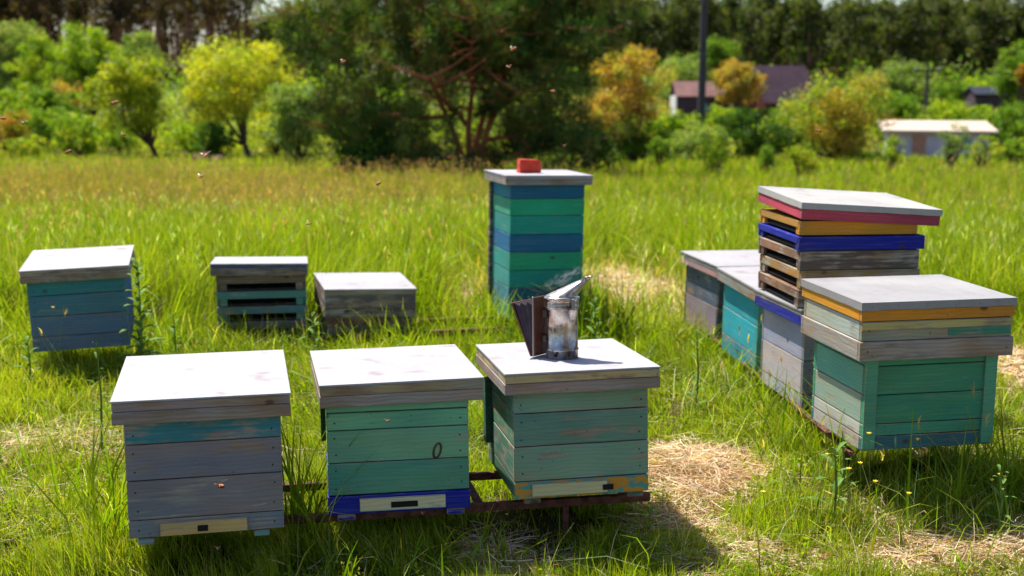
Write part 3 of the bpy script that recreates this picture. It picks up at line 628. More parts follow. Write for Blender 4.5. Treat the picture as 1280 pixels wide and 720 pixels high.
# dry straw: thin strands lying over each other
g = Acc()
def straw(acc, cx, cy, rx, ry, n, w=.0022, lift=.05, L=(.06, .22)):
    a = RNG.uniform(0, 2*PI, n); q_ = np.sqrt(RNG.random(n)); x = cx+rx*q_*np.cos(a)*1.25; y = cy+ry*q_*np.sin(a)*1.25; k_ = ~inside(x, y, .0) & (vn(x, y, 6, 31)*.6+vn(x, y, 15, 8)*.4 > .30+.34*q_**2*RNG.random(n)); x, y = x[k_], y[k_]; q_ = q_[k_]; n = len(x)
    az = RNG.uniform(0, 2*PI, n); ln_ = RNG.uniform(*L, n); tt = np.linspace(-.5, .5, 4)[None, :]; bend = RNG.normal(0, .5, n)[:, None]
    aa = az[:, None]+bend*tt*2; X_ = x[:, None]+np.cumsum(np.cos(aa), 1)*ln_[:, None]/4; Y_ = y[:, None]+np.cumsum(np.sin(aa), 1)*ln_[:, None]/4
    Z_ = gz(x, y)[:, None]+.004+lift*np.clip(1.1-q_, 0, 1)[:, None]*RNG.random(n)[:, None]+RNG.normal(0, .35, n)[:, None]*tt*ln_[:, None]*.35
    Z_ = np.maximum(Z_, gz(X_, Y_)+.002)
    ww = w*RNG.uniform(.5, 1.5, n)[:, None]*.5; fx = -np.sin(aa)*ww; fy = np.cos(aa)*ww; fz = RNG.normal(0, .6, (n, 1))*ww
    V = np.stack([np.stack([X_-fx, Y_-fy, Z_-fz], -1), np.stack([X_+fx, Y_+fy, Z_+fz], -1)], 2).reshape(-1, 3)
    b_ = ((np.arange(n)*8)[:, None]+np.arange(3)[None, :]*2).ravel(); F = np.stack([b_, b_+1, b_+3, b_+2], 1)
    pick = RNG.random(n)[:, None]; c = vcol((.74, .57, .42), n, .25, .06)*(pick < .72)+vcol((.42, .22, .13), n, .25)*(pick >= .72)
    acc.add(V, F, np.repeat(c[:, None, :], 8, 1).reshape(-1, 3))
for i, (p, rx, ry, s_) in enumerate(PATCH): straw(g, p.x, p.y, rx, ry, int(16000*s_*min(rx*ry*6, 1.7)+500), .0022 if p.y < 6 else .006, .11 if i == 0 else .05)
x, y = scatter(9000, 3.4, 6.5)
for _ in range(90): straw(g, RNG.uniform(-2.4, 2.4), RNG.uniform(3.8, 6.6), .3, .25, 170, .0014, .10, (.05, .16))
tag(g.obj('dry_straw', M_HAY), 'tangled dry straw lying between the hives', 'straw', kind='stuff')
# seed stalks
g = Acc()
def stalks(acc, n, d0, d1, h0, h1, w, cols, xr=None, hw=3.):
    x, y = scatter(n, d0, d1)
    if xr is not None: k_ = (RNG.random(n) < xr(x, y)); x, y = x[k_], y[k_]
    k_ = ~inside(x, y, .01) & (dry(x, y) < .3); x, y = x[k_], y[k_]; n = len(x)
    h = RNG.uniform(h0, h1, n); az = RNG.uniform(0, 2*PI, n); lean = np.abs(RNG.normal(.15, .12, n)); fa = RNG.uniform(0, PI, n)
    c = vcol(cols[0], n); z0 = gz(x, y)
    acc.add(*blades(x, y, z0, h, np.full(n, w), az, lean, fa, c, 4, vcol(cols[1], n)))
    tx = x+np.cos(az)*h*lean; ty = y+np.sin(az)*h*lean; tz = z0+h*(1-.35*lean*.8)-.01
    for kk in range(3):
        acc.add(*blades(tx, ty, tz-.012*kk, h*.09, np.full(n, w*hw), az+RNG.normal(0, .6, n), np.full(n, .5), fa+kk*1.05, vcol(cols[1], n, .25), 4))
stalks(g, 17000, 9.5, 27, .34, .62, .004, ((.24, .22, .09), (.46, .28, .21)), lambda x, y: np.clip(.10+.9*(1-sst(-3.5, 1.5, x))+.1*(y > 15), 0, 1)*vn(x, y, .6, 9)*1.5, 2.6)
stalks(g, 3200, 7.5, 13, .4, .62, .0025, ((.2, .28, .05), (.5, .5, .28)), lambda x, y: vn(x, y, .8, 3)*1.3, 2.6)
stalks(g, 320, 4.0, 6.5, .25, .45, .0016, ((.17, .22, .05), (.45, .36, .2)), lambda x, y: np.where(x > .7, 1., .25), 4)
tag(g.obj('seed_grass', M_GRASS), 'pinkish tan seed heads over the meadow', 'grass', kind='stuff')
# low leafy ground cover
g = Acc()
def leaflets(acc, n, d0, d1, size, h):
    x, y = scatter(n, d0, d1); k_ = (vn(x, y, 2.6, 12) > .45) & ~inside(x, y, .01) & (dry(x, y) < .4); x, y = x[k_], y[k_]; n = len(x); z = gz(x, y)+RNG.uniform(.01, h, n)*(.4+vn(x, y, 5, 2))
    acc.add(*leafquads(np.stack([x, y, z], 1), size*RNG.uniform(.6, 1.4, n), vcol((.22, .27, .03), n)))
def leafquads(Pn, s_, col, flat=.5, asp=.6):
    n = len(Pn); a = RNG.normal(0, 1, (n, 3)); a[:, 2] *= flat; a /= np.linalg.norm(a, axis=1)[:, None]; b_ = RNG.normal(0, 1, (n, 3)); b_ -= (b_*a).sum(1)[:, None]*a; b_ /= np.linalg.norm(b_, axis=1)[:, None]
    a = a*s_[:, None]*.5; b_ = b_*s_[:, None]*.5*asp
    V = np.stack([Pn-a, Pn-b_, Pn+a, Pn+b_], 1).reshape(-1, 3); F = np.arange(n*4).reshape(n, 4)
    return V, F, np.repeat(col[:, None, :], 4, 1).reshape(-1, 3)
leaflets(g, 130000, 3.5, 8, .017, .08)
tag(g.obj('ground_cover', M_GRASS), 'low leafy weeds among the grass', 'ground cover', kind='stuff')

# ---- small plants that can be told apart
def tube(pts, rads, n=6):
    s = bmesh.new(); rings = []
    for i, (p, r) in enumerate(zip(pts, rads)):
        d = (Vector(pts[min(i+1, len(pts)-1)])-Vector(pts[max(i-1, 0)])).normalized(); x = d.orthogonal().normalized() if i == 0 else (rx-d*rx.dot(d)).normalized(); rx = x; y = d.cross(x)
        rings.append([s.verts.new(Vector(p)+(x*math.cos(a*2*PI/n)+y*math.sin(a*2*PI/n))*r) for a in range(n)])
    for A, B in zip(rings, rings[1:]):
        for a in range(n): s.faces.new((A[a], A[(a+1) % n], B[(a+1) % n], B[a]))
    for f in s.faces: f.smooth = True
    return s
M_STEM = mat_simple('green_stem', srgb(96, 124, 44), .6); M_YEL = mat_simple('yellow_petal', srgb(246, 214, 30), .5, 0, .12); M_BLEAF = mat_simple('broad_leaf', srgb(70, 118, 34), .8, 0, .3, 12, .2, srgb(108, 146, 48))
FL = [(1086, 543, 4.12, 'small yellow flower touching the corner of the big green hive'), (1147, 550, 4.12, 'yellow flower in front of the middle of the big green hive'), (1034, 569, 4.3, 'yellow flower left of the big green hive, by the iron rail'),
      (1075, 580, 4.02, 'yellow flower on a tall stem just below the big green hive corner'), (1061, 587, 4.0, 'yellow flower left of the tall stemmed one below the green hive'), (1249, 594, 3.98, 'highest yellow flower of the right hand bunch'),
      (1240, 601, 4.0, 'leftmost yellow flower of the right hand bunch'), (1256, 597, 4.02, 'rightmost yellow flower of the right hand bunch'), (1136, 618, 3.95, 'low yellow flower in the shade of the big green hive'), (954, 616, 4.1, 'lone yellow flower by the patch of dry straw'), (1094, 603, 4.0, 'low yellow flower under the near corner of the green hive'),
      (66, 385, 6.2, 'yellow flower by the left side of the blue grey hive')]
fr = None
for (px, py, D, lab) in FL:
    tp = at(px, py, D); g0 = float(gz(tp.x, tp.y)); h = max(tp.z-g0, .06); t = thing('yellow_flower', lab, 'flower', (tp.x+.01, tp.y, g0), 'yellow flowers in the grass')
    if h > .42: h = .42; t.location.z = tp.z-h
    bmo('stem', tube([(0, 0, 0), (.006, .004, h*.4), (-.006, 0, h*.8), (-.01, 0, h)], [.0016, .0014, .0011, .001], 5), M_STEM, t)
    s = bmesh.new(); c = s.verts.new((-.01, 0, h+.002))
    for a in range(6):
        aa = a*2*PI/6; r = .010
        f = s.faces.new((c, s.verts.new((-.01+r*.7*math.cos(aa-.4), r*.7*math.sin(aa-.4), h+.005)), s.verts.new((-.01+r*math.cos(aa), r*math.sin(aa), h+.007)), s.verts.new((-.01+r*.7*math.cos(aa+.4), r*.7*math.sin(aa+.4), h+.005))))
    bmo('petals', s, M_YEL, t)
    s = bmesh.new(); bmesh.ops.create_icosphere(s, subdivisions=1, radius=.0045, matrix=Matrix.Translation((-.01, 0, h+.003))); bmo('flower_head', s, M_YEL, t)
def leaf_blade(p, d, L, w, droop, n=5):
    s = bmesh.new(); p = Vector(p); d = Vector(d).normalized(); sd_ = d.cross(Vector((0, 0, 1))).normalized(); rows = []
    for i in range(n+1):
        t_ = i/n; c = p+d*L*t_+Vector((0, 0, -droop*L*t_*t_)); ww = w*math.sin(PI*min(.06+t_*.94, 1))**.8*.5+.0005
        rows.append([s.verts.new(c-sd_*ww+Vector((0, 0, ww*.35))), s.verts.new(c), s.verts.new(c+sd_*ww+Vector((0, 0, ww*.35)))])
    for A, B in zip(rows, rows[1:]):
        for k_ in range(2): s.faces.new((A[k_], A[k_+1], B[k_+1], B[k_]))
    return s
def weed(px, pyb, pyt, D, lab, nleaf, L, w, name='leafy_weed', cat='plant', dens=1):
    b0 = at(px, pyb, D); g0 = float(gz(b0.x, b0.y)); tp = at(px, pyt, D); h = tp.z-g0
    t = thing(name, lab, cat, (b0.x, b0.y, g0)); bmo('stem', tube([(0, 0, 0), (.01, 0, h*.5), (0, .01, h)], [.006, .005, .002]), M_STEM, t)
    for i in range(nleaf):
        f = (i+.8)/nleaf; a = i*2.4+random.random()*.5; z = h*(.08+.9*f); ll = L*(1-.55*f)*random.uniform(.8, 1.15)
        up_ = .45+.9*f; bmo('leaf', leaf_blade((.005*math.sin(i), 0, z), (math.cos(a), math.sin(a), up_), ll, w*(1-.4*f), .45), M_BLEAF, t)
weed(176, 440, 328, 6.35, 'tall broad leaved weed standing right of the blue grey hive', 36, .19, .042)
weed(122, 470, 425, 5.0, 'dark weed stem with a bud left of the front grey hive', 8, .10, .012)
weed(1042, 610, 560, 4.1, 'broad leaved weed left of the big green hive corner', 9, .16, .03)
weed(870, 470, 415, 5.6, 'leafy weed in front of the far grey hive of the right row', 10, .12, .02)
weed(1052, 585, 540, 4.25, 'upright leafy weed against the lit side of the big green hive', 10, .10, .018)

weed(742, 440, 372, 7.0, 'bushy weed in the grass right of the tall teal hive', 18, .15, .03)
weed(392, 440, 385, 6.9, 'leafy weed between the slatted trays and the low sunken hive', 14, .12, .026)
weed(36, 470, 425, 6.0, 'low leafy weed left of the blue grey hive', 12, .12, .03)
weed(218, 445, 395, 6.5, 'pale leaning weed between the tall weed and the slatted trays', 10, .12, .026)
weed(1248, 640, 585, 3.95, 'leafy weed under the right hand bunch of yellow flowers', 12, .10, .018)

# ---------------------------------------------------------------- bees
M_BEE = mat_simple('bee_fur', srgb(206, 122, 74), .7, 0, .3, 300, .2); M_BEED = mat_simple('bee_dark', srgb(120, 62, 38), .5, 0, .3, 300)
kw = NT('bee_wing'); kw.b.inputs['Base Color'].default_value = (.5, .36, .26, 1); kw.b.inputs['Alpha'].default_value = .35; kw.b.inputs['Roughness'].default_value = .3; M_WING = kw.m
def bee_mesh():
    s = bmesh.new()
    for (x, r, sc_) in ((-.0055, .0030, (1.5, 1, 1)), (.0, .0027, (1.1, 1, 1)), (.0038, .0019, (.9, 1.05, 1))):
        bmesh.ops.create_uvsphere(s, u_segments=8, v_segments=6, radius=r, matrix=Matrix.Translation((x, 0, 0)) @ Matrix.Diagonal((*sc_, 1)))
    for f in s.faces: f.smooth = True; f.material_index = 0 if abs((f.calc_center_median().x % .003)) < .002 else 1
    return s
bproto = None
BEES = [(3, 148, 3.0, 'honey bee in flight at the left edge before the trees', 1.4), (145, 128, 3.0, 'honey bee gliding before the olive green tree', 1.5), (28, 153, 3.2, 'honey bee flying before the orange bush at far left', 1.2), (153, 169, 3.4, 'honey bee hovering low before the olive green tree', 1.1),
        (84, 190, 3.0, 'honey bee above the far edge of the meadow at left', 1.2), (257, 195, 3.2, 'honey bee hovering before the maroon heap', 1.5), (251, 221, 3.2, 'honey bee over the pinkish seed heads at left', 1.1), (474, 229, 3.4, 'honey bee flying below the left side of the big pine', 1.3), (385, 280, 3.4, 'honey bee over the bright grass above the slatted stack', 1.1),
        (641, 62, 3.2, 'honey bee before the upper trunks of the big pine', 1.3), (636, 84, 3.4, 'honey bee just under another one before the pine trunks', 1.1), (690, 114, 3.4, 'honey bee before the right side of the pine crown', 1.1), (705, 183, 3.4, 'honey bee right of the red brick', 1.1),
        (274, 607, 3.62, 'honey bee flying in front of the front grey hive', 2.4), (272, 686, 3.60, 'honey bee under the entrance of the front grey hive', 1.1), (485, 526, 3.9, 'honey bee before the upper boards of the mint green hive', 1.1), (435, 613, 3.93, 'honey bee low at the left of the mint green hive', .9), (689, 489, 4.0, 'honey bee at the lid edge of the hive with the smoker', .9), (528, 642, 3.95, 'honey bee at the entrance slot of the mint green hive', .9), (1022, 163, 3.4, 'honey bee before the yellow olive tree at right', 1.1), (430, 77, 3.4, 'honey bee before the left upper side of the big pine', 1.0)]
for (px, py, D, lab, sc_) in BEES:
    p = at(px, py, D); t = thing('honey_bee', lab, 'bee', p, 'bees flying around the hives'); t.scale = (sc_,)*3; t.rotation_euler = (random.uniform(-.4, .4), random.uniform(-.5, .5), random.uniform(0, 6.28))
    if bproto is None:
        b1 = bmo('body', bee_mesh(), [M_BEE, M_BEED], t)
        s = bmesh.new(); s.faces.new([s.verts.new(q_) for q_ in ((0, 0, .002), (-.003, .004, .005), (-.006, .0095, .006), (-.002, .0095, .006), (.0015, .004, .004))]); w1 = bmo('wing', s, M_WING, t)
        s = bmesh.new(); s.faces.new([s.verts.new(q_) for q_ in ((0, 0, .002), (.0015, -.004, .004), (-.002, -.0095, .006), (-.006, -.0095, .006), (-.003, -.004, .005))]); w2 = bmo('wing', s, M_WING, t)
        bproto = (b1, w1, w2)
    else:
        for o in bproto: c = o.copy(); COL.objects.link(c); c.parent = t

# ================================================================ background
def leafcloud(centers, rad, per, size, cols, squash=.8, dens=1.):
    """centers (k,3), rad (k,), per leaves each"""
    k_ = len(centers); idx = np.repeat(np.arange(k_), per); n = len(idx)
    d = RNG.normal(0, 1, (n, 3)); d /= np.linalg.norm(d, axis=1)[:, None]; r = RNG.random(n)**.45
    Pn = centers[idx]+d*(r*rad[idx])[:, None]*np.array([1, 1, squash])
    cc = np.array(cols)[RNG.integers(0, len(cols), k_)]; c = cc[idx]*(1+RNG.normal(0, .18, (n, 1)))*(1+RNG.normal(0, .08, (n, 3))); c = np.clip(c, .004, .9)
    return leafquads(Pn, size*RNG.uniform(.6, 1.4, n), c, .7, .7)
def limbs(acc_bm, base, targets, r0, wig=.12):
    for tg in targets:
        m1 = base+(tg-base)*.4+Vector([random.uniform(-wig, wig) for _ in range(3)])*(tg-base).length; m2 = base+(tg-base)*.75+Vector([random.uniform(-wig, wig) for _ in range(3)])*(tg-base).length*.5
        acc_bm.append(([base, m1, m2, tg], [r0, r0*.7, r0*.42, r0*.12]))
def join_tubes(lst, n=6):
    V, F, o = [], [], 0
    for pts, rads in lst:
        s = tube(pts, rads, n); s.verts.index_update(); V += [tuple(v.co) for v in s.verts]; F += [[v.index+o for v in f.verts] for f in s.faces]; o += len(s.verts); s.free()
    return np.array(V), np.array(F)
PAL = {'yellow': [(.38, .34, .04), (.31, .30, .035), (.19, .21, .03)], 'bright': [(.14, .22, .02), (.09, .16, .018), (.19, .25, .03)], 'olive': [(.17, .22, .025), (.12, .17, .02), (.22, .25, .035)],
       'mid': [(.085, .16, .022), (.06, .12, .02), (.11, .18, .03)], 'dark': [(.03, .08, .018), (.025, .06, .015), (.05, .10, .02)], 'grey': [(.13, .19, .09), (.10, .16, .07), (.16, .21, .09)],
       'orange': [(.52, .33, .09), (.44, .26, .08), (.38, .31, .08)], 'gold': [(.24, .23, .045), (.17, .20, .035), (.30, .20, .05)], 'red': [(.26, .12, .05), (.2, .15, .04), (.14, .16, .03)]}
PAL = {k_: [tuple(min(.8, x*(1.0 if k_ == 'orange' else 1.5)*m) for x, m in zip(c, (1.0, 1, 1) if k_ in ('orange', 'yellow', 'gold') else (1.28, 1.08, .9))) for c in v] for k_, v in PAL.items()}
def crown(px, yt, yb, hw, D, pal, lab, name='tree', trunk=None, leaf=None, n=None, group=None):
    top = at(px, yt, D); bot = at(px, yb, D); g0 = float(gz(bot.x, D)); R = hw*D/FPX; zt_, zb = top.z, max(bot.z, g0+.05); H = max(zt_-zb, .3)
    base = Vector((bot.x, D, g0)); t = thing(name, lab, 'tree' if name.endswith('tree') else 'bush' if name != 'sapling' else 'sapling', base, group)
    if trunk: tb = at(trunk, yb, D); base0 = Vector((tb.x-bot.x, 0, 0))
    else: base0 = Vector((0, 0, 0))
    if trunk is None and name != 'sapling': zb = max(g0+.05, zb-.35*H); H = zt_-zb; R = R*1.15
    nc = n or int(40+30*min(R*H/3, 3)); ls = leaf or (.05+.0016*D)*.8
    a = RNG.uniform(0, 2*PI, nc); uu = RNG.uniform(-1, 1, nc); rr = RNG.random(nc)**.4*.84
    shape = np.sqrt(1-uu**2*.92); lump = 1+.34*np.sin(a*3+RNG.uniform(0, 6))+RNG.normal(0, .08, nc)
    C = np.stack([np.cos(a)*shape*rr*R*lump, np.sin(a)*shape*rr*R*lump*.9, (zb+zt_)/2-g0+uu*rr*H/2*RNG.uniform(.92, 1.08, nc)], 1)
    rad = RNG.uniform(.12, .34, nc)*min(R, H*.6)+.05; C[:, 2] = np.maximum(C[:, 2], .1)
    per = int(np.clip(55*(rad.mean()/ls)**2*.16, 40, 150))
    V, F, c = leafcloud(C, rad, per, ls, PAL[pal])
    mkobj('crown', np_mesh('crown', V, F, c), M_LEAF, t)
    L = []; fork = base0+(Vector((0, 0, max(zb-g0, .15*H)))-base0*.4)*.6; rt_ = .035*(H+.5)**.8+.015
    L.append(([base0-Vector((0, 0, .1)), base0*.7+fork*.3, fork], [rt_*1.2, rt_, rt_*.85]))
    limbs(L, fork, [Vector(C[i]) for i in RNG.choice(nc, min(9, nc), False)], rt_*.6)
    V, F = join_tubes(L); mkobj('trunk', np_mesh('trunk', V, F, smooth=True), M_BARK, t)
    return t
TREES = [
 (20, 15, 110, 38, 78, 'grey', 'pale grey green tree at the far left before the dark forest'), (48, 38, 115, 30, 72, 'bright', 'round bright green tree at left before the forest'), (107, 20, 112, 42, 70, 'bright', 'tallest bright green tree on the left before the forest'),
 (172, 30, 95, 32, 82, 'grey', 'grey green treetop behind the olive tree on the left'), (165, 56, 172, 56, 46, 'olive', 'broad olive green tree with a thin trunk left of the yellow tree', 'tree', 197), (287, 36, 168, 74, 46, 'yellow', 'vivid yellow tree with a dark forked trunk', 'tree', 312),
 (375, 92, 202, 40, 36, 'grey', 'light green young tree at the left flank of the big pine'), (350, 40, 170, 26, 60, 'olive', 'green tree between the yellow tree and the big pine'), (60, 100, 150, 36, 58, 'mid', 'mid green tree behind the leftmost bushes'),
 (778, 46, 160, 50, 40, 'orange', 'golden orange tree right behind the big pine'), (742, 105, 178, 38, 34, 'orange', 'rusty orange shrubby tree under the pine branches'), (858, 64, 128, 46, 97, 'grey', 'rounded grey green tree left of the utility pole'),
 (900, 38, 95, 23, 96, 'mid', 'small green tree just right of the utility pole top'), (921, 70, 120, 29, 88, 'orange', 'orange tree left of the purple roofed house'), (1046, 82, 190, 60, 42, 'gold', 'large yellow olive tree before the purple roofed house'),
 (1120, 72, 140, 38, 76, 'grey', 'grey green tree behind the white roofed shed'), (1192, 96, 140, 30, 80, 'mid', 'mid green tree behind the thin wire pole'), (1274, 46, 120, 34, 72, 'mid', 'tall green tree at the right edge of the gardens'), (1282, 78, 105, 12, 66, 'red', 'orange red tree top at the extreme right edge'),
 (1225, 90, 130, 30, 88, 'bright', 'bright green tree behind the dark roofed shed')]
for tt in TREES: crown(*tt[:7], name='tree', trunk=tt[8] if len(tt) > 8 else None)
BUSH = [
 (12, 132, 186, 24, 48, 'red', 'orange red bush at the far left meadow edge'), (82, 98, 142, 25, 62, 'orange', 'copper brown bush between the left green trees'), (28, 100, 186, 26, 52, 'bright', 'bright green bush behind the orange red bush'), (100, 136, 190, 42, 47, 'bright', 'wide bright green bush at the left meadow edge'),
 (60, 120, 188, 26, 50, 'mid', 'green bush between the orange red bush and the wide bright one'), (240, 150, 190, 30, 50, 'bright', 'bright green bush left behind the yellow tree trunk'), (268, 150, 188, 26, 44, 'dark', 'dark green bush under the yellow tree'), (345, 130, 196, 26, 48, 'yellow', 'yellow green bush right of the yellow tree trunk'),
 (150, 150, 190, 30, 52, 'mid', 'mid green bush under the olive tree'), (215, 150, 186, 26, 56, 'olive', 'olive bush behind the thin trunk of the olive tree'),
 (462, 150, 206, 48, 28., 'dark', 'dark bush under the left branches of the big pine'), (740, 160, 206, 30, 30, 'dark', 'dark green bush right of the tall teal hive'), (790, 140, 200, 34, 40, 'mid', 'green bush below the golden orange tree'), (835, 130, 192, 34, 48, 'bright', 'bright green bush left of the utility pole'),
 (870, 150, 200, 34, 44, 'grey', 'grey green bush at the foot of the utility pole'), (938, 129, 192, 48, 46, 'dark', 'large dark green bush right of the utility pole'), (905, 131, 160, 30, 56, 'bright', 'bright bush behind the utility pole foot'), (985, 130, 190, 34, 50, 'mid', 'green bush between the dark bush and the yellow olive tree'),
 (1120, 110, 150, 34, 60, 'mid', 'green bush behind the left end of the white shed'), (1178, 120, 150, 34, 62, 'bright', 'bright green bush right behind the thin wire pole'), (1262, 125, 175, 40, 56, 'mid', 'wide green bush below the dark roofed shed'), (1270, 170, 212, 26, 40, 'mid', 'green bush at the right edge near the earth heap'),
 (1215, 128, 150, 40, 60, 'bright', 'bright bush over the white shed roof'), (1080, 190, 205, 30, 44, 'dark', 'low dark bush under the yellow olive tree'), (30, 168, 192, 40, 44, 'olive', 'low olive bush along the left meadow edge')]
for tt in BUSH: crown(*tt[:7], name='bush')
SAP = [(895, 165, 222, 30, 27, 'bright', 'wispy bright sapling in the meadow below the utility pole'), (1000, 182, 226, 26, 26, 'olive', 'thin olive sapling left of the leaning stack lid'), (1112, 165, 218, 18, 30, 'bright', 'slim bright sapling left of the white shed'), (1187, 150, 214, 26, 33, 'grey', 'grey green sapling before the white shed'), (1228, 160, 212, 20, 34, 'olive', 'olive sapling before the right end of the white shed'), (955, 180, 222, 20, 30, 'mid', 'small green sapling before the dark bush'), (825, 170, 205, 20, 34, 'mid', 'small green sapling at the meadow edge right of the golden tree')]
for tt in SAP: crown(*tt[:7], name='sapling', n=20, leaf=.05)

# far undergrowth that closes the gaps between the trees
def mound(k_, d0, d1, xs_, r0, r1, pal, zk=1.0):
    D = RNG.uniform(d0, d1, k_); x = RNG.uniform(-1, 1, k_)*xs_*D; r = RNG.uniform(r0, r1, k_)
    return np.stack([x, D, gz(x, D)+r*zk*RNG.uniform(.2, .9, k_)], 1), r
g = Acc()
for (k_, d0, d1, r0, r1, pal, sz) in [(330, 48, 57, .5, .95, 'olive', .11), (190, 54, 62, .6, 1.2, 'mid', .13), (170, 64, 80, .9, 1.8, 'bright', .2), (150, 84, 110, 1.2, 2.6, 'grey', .28), (160, 112, 150, 2, 3.6, 'mid', .4)]:
    C, r = mound(k_, d0, d1, .55, r0, r1, pal)
    qx = 640+C[:, 0]/C[:, 1]*FPX; qy = 107-(C[:, 2]+r-CH)/C[:, 1]*FPX; hr = r/C[:, 1]*FPX
    ok = ~((d0 < 50) & (qx+hr > 1105) & (qx-hr < 1255) & (qy < 188)) & ~((d0 < 90) & (qx+hr > 838) & (qx-hr < 1020) & (qy < 124)) & ~((d0 < 75) & (qx+hr > 1215) & (qx-hr < 1266) & (qy < 124))
    C, r = C[ok], r[ok]; g.add(*leafcloud(C, r, 130, sz, PAL[pal]))
tag(g.obj('undergrowth', M_LEAF), 'green thicket between the gardens and the pine forest', 'undergrowth', kind='stuff')

# dark pine forest
def forest():
    g = Acc(); tv, tf, off = [], [], 0
    for i in range(560):
        D = random.uniform(150, 225); x = random.uniform(-.56, .56)*D; z0 = float(gz(x, D)); edge = .5+.5*math.sin(x*.11+1.)
        top_px = (random.gauss(3, 12) if x/D > .15 else random.gauss(-6, 9)) if x/D > .02 else random.gauss(-75, 14)
        if -.21 < x/D < -.14: top_px = random.gauss(24, 4)                # the notch where sky shows
        zt_ = at(640, top_px, D).z; H = zt_-z0
        lean = random.uniform(-.3, .3)
        L = [([Vector((x, D, z0)), Vector((x+lean, D, z0+H*.5)), Vector((x+lean*1.3, D, z0+H*.95))], [.22, .17, .05])]
        V, F = join_tubes(L, 5); tv.append(V); tf.append(F+off); off += len(V)
        k_ = 24; f = RNG.uniform(.3 if x/D > .02 else .48, 1., k_) if D < 185 else RNG.uniform(0., 1., k_); wr = (1.15-f)*2.6+.3
        C = np.stack([x+lean+RNG.normal(0, .5, k_)*wr, D+RNG.normal(0, .5, k_)*wr, z0+H*f], 1)
        br = (x/D < -.12)*.35+.35
        for m_, pal_ in ((f >= br, [(.078, .10, .032), (.052, .068, .022), (.13, .14, .045)]), (f < br, [(.085, .058, .036), (.055, .044, .026), (.13, .085, .05)])):
            if m_.any(): g.add(*leafcloud(C[m_], RNG.uniform(.8, 1.7, int(m_.sum())), 46, .46, pal_, .7 if D < 185 else 1.1))
    return g, np.concatenate(tv), np.concatenate(tf)
g, tv, tf = forest()
fo = tag(g.obj('pine_forest', M_NEEDLE), 'dark pine forest closing the horizon', 'forest', kind='stuff')
tr = mkobj('trunks', np_mesh('trunks', tv, tf, smooth=True), mat_simple('forest_bark', srgb(140, 98, 76), .9, 0, .3, 2, 0), fo); tr['kind'] = 'stuff'

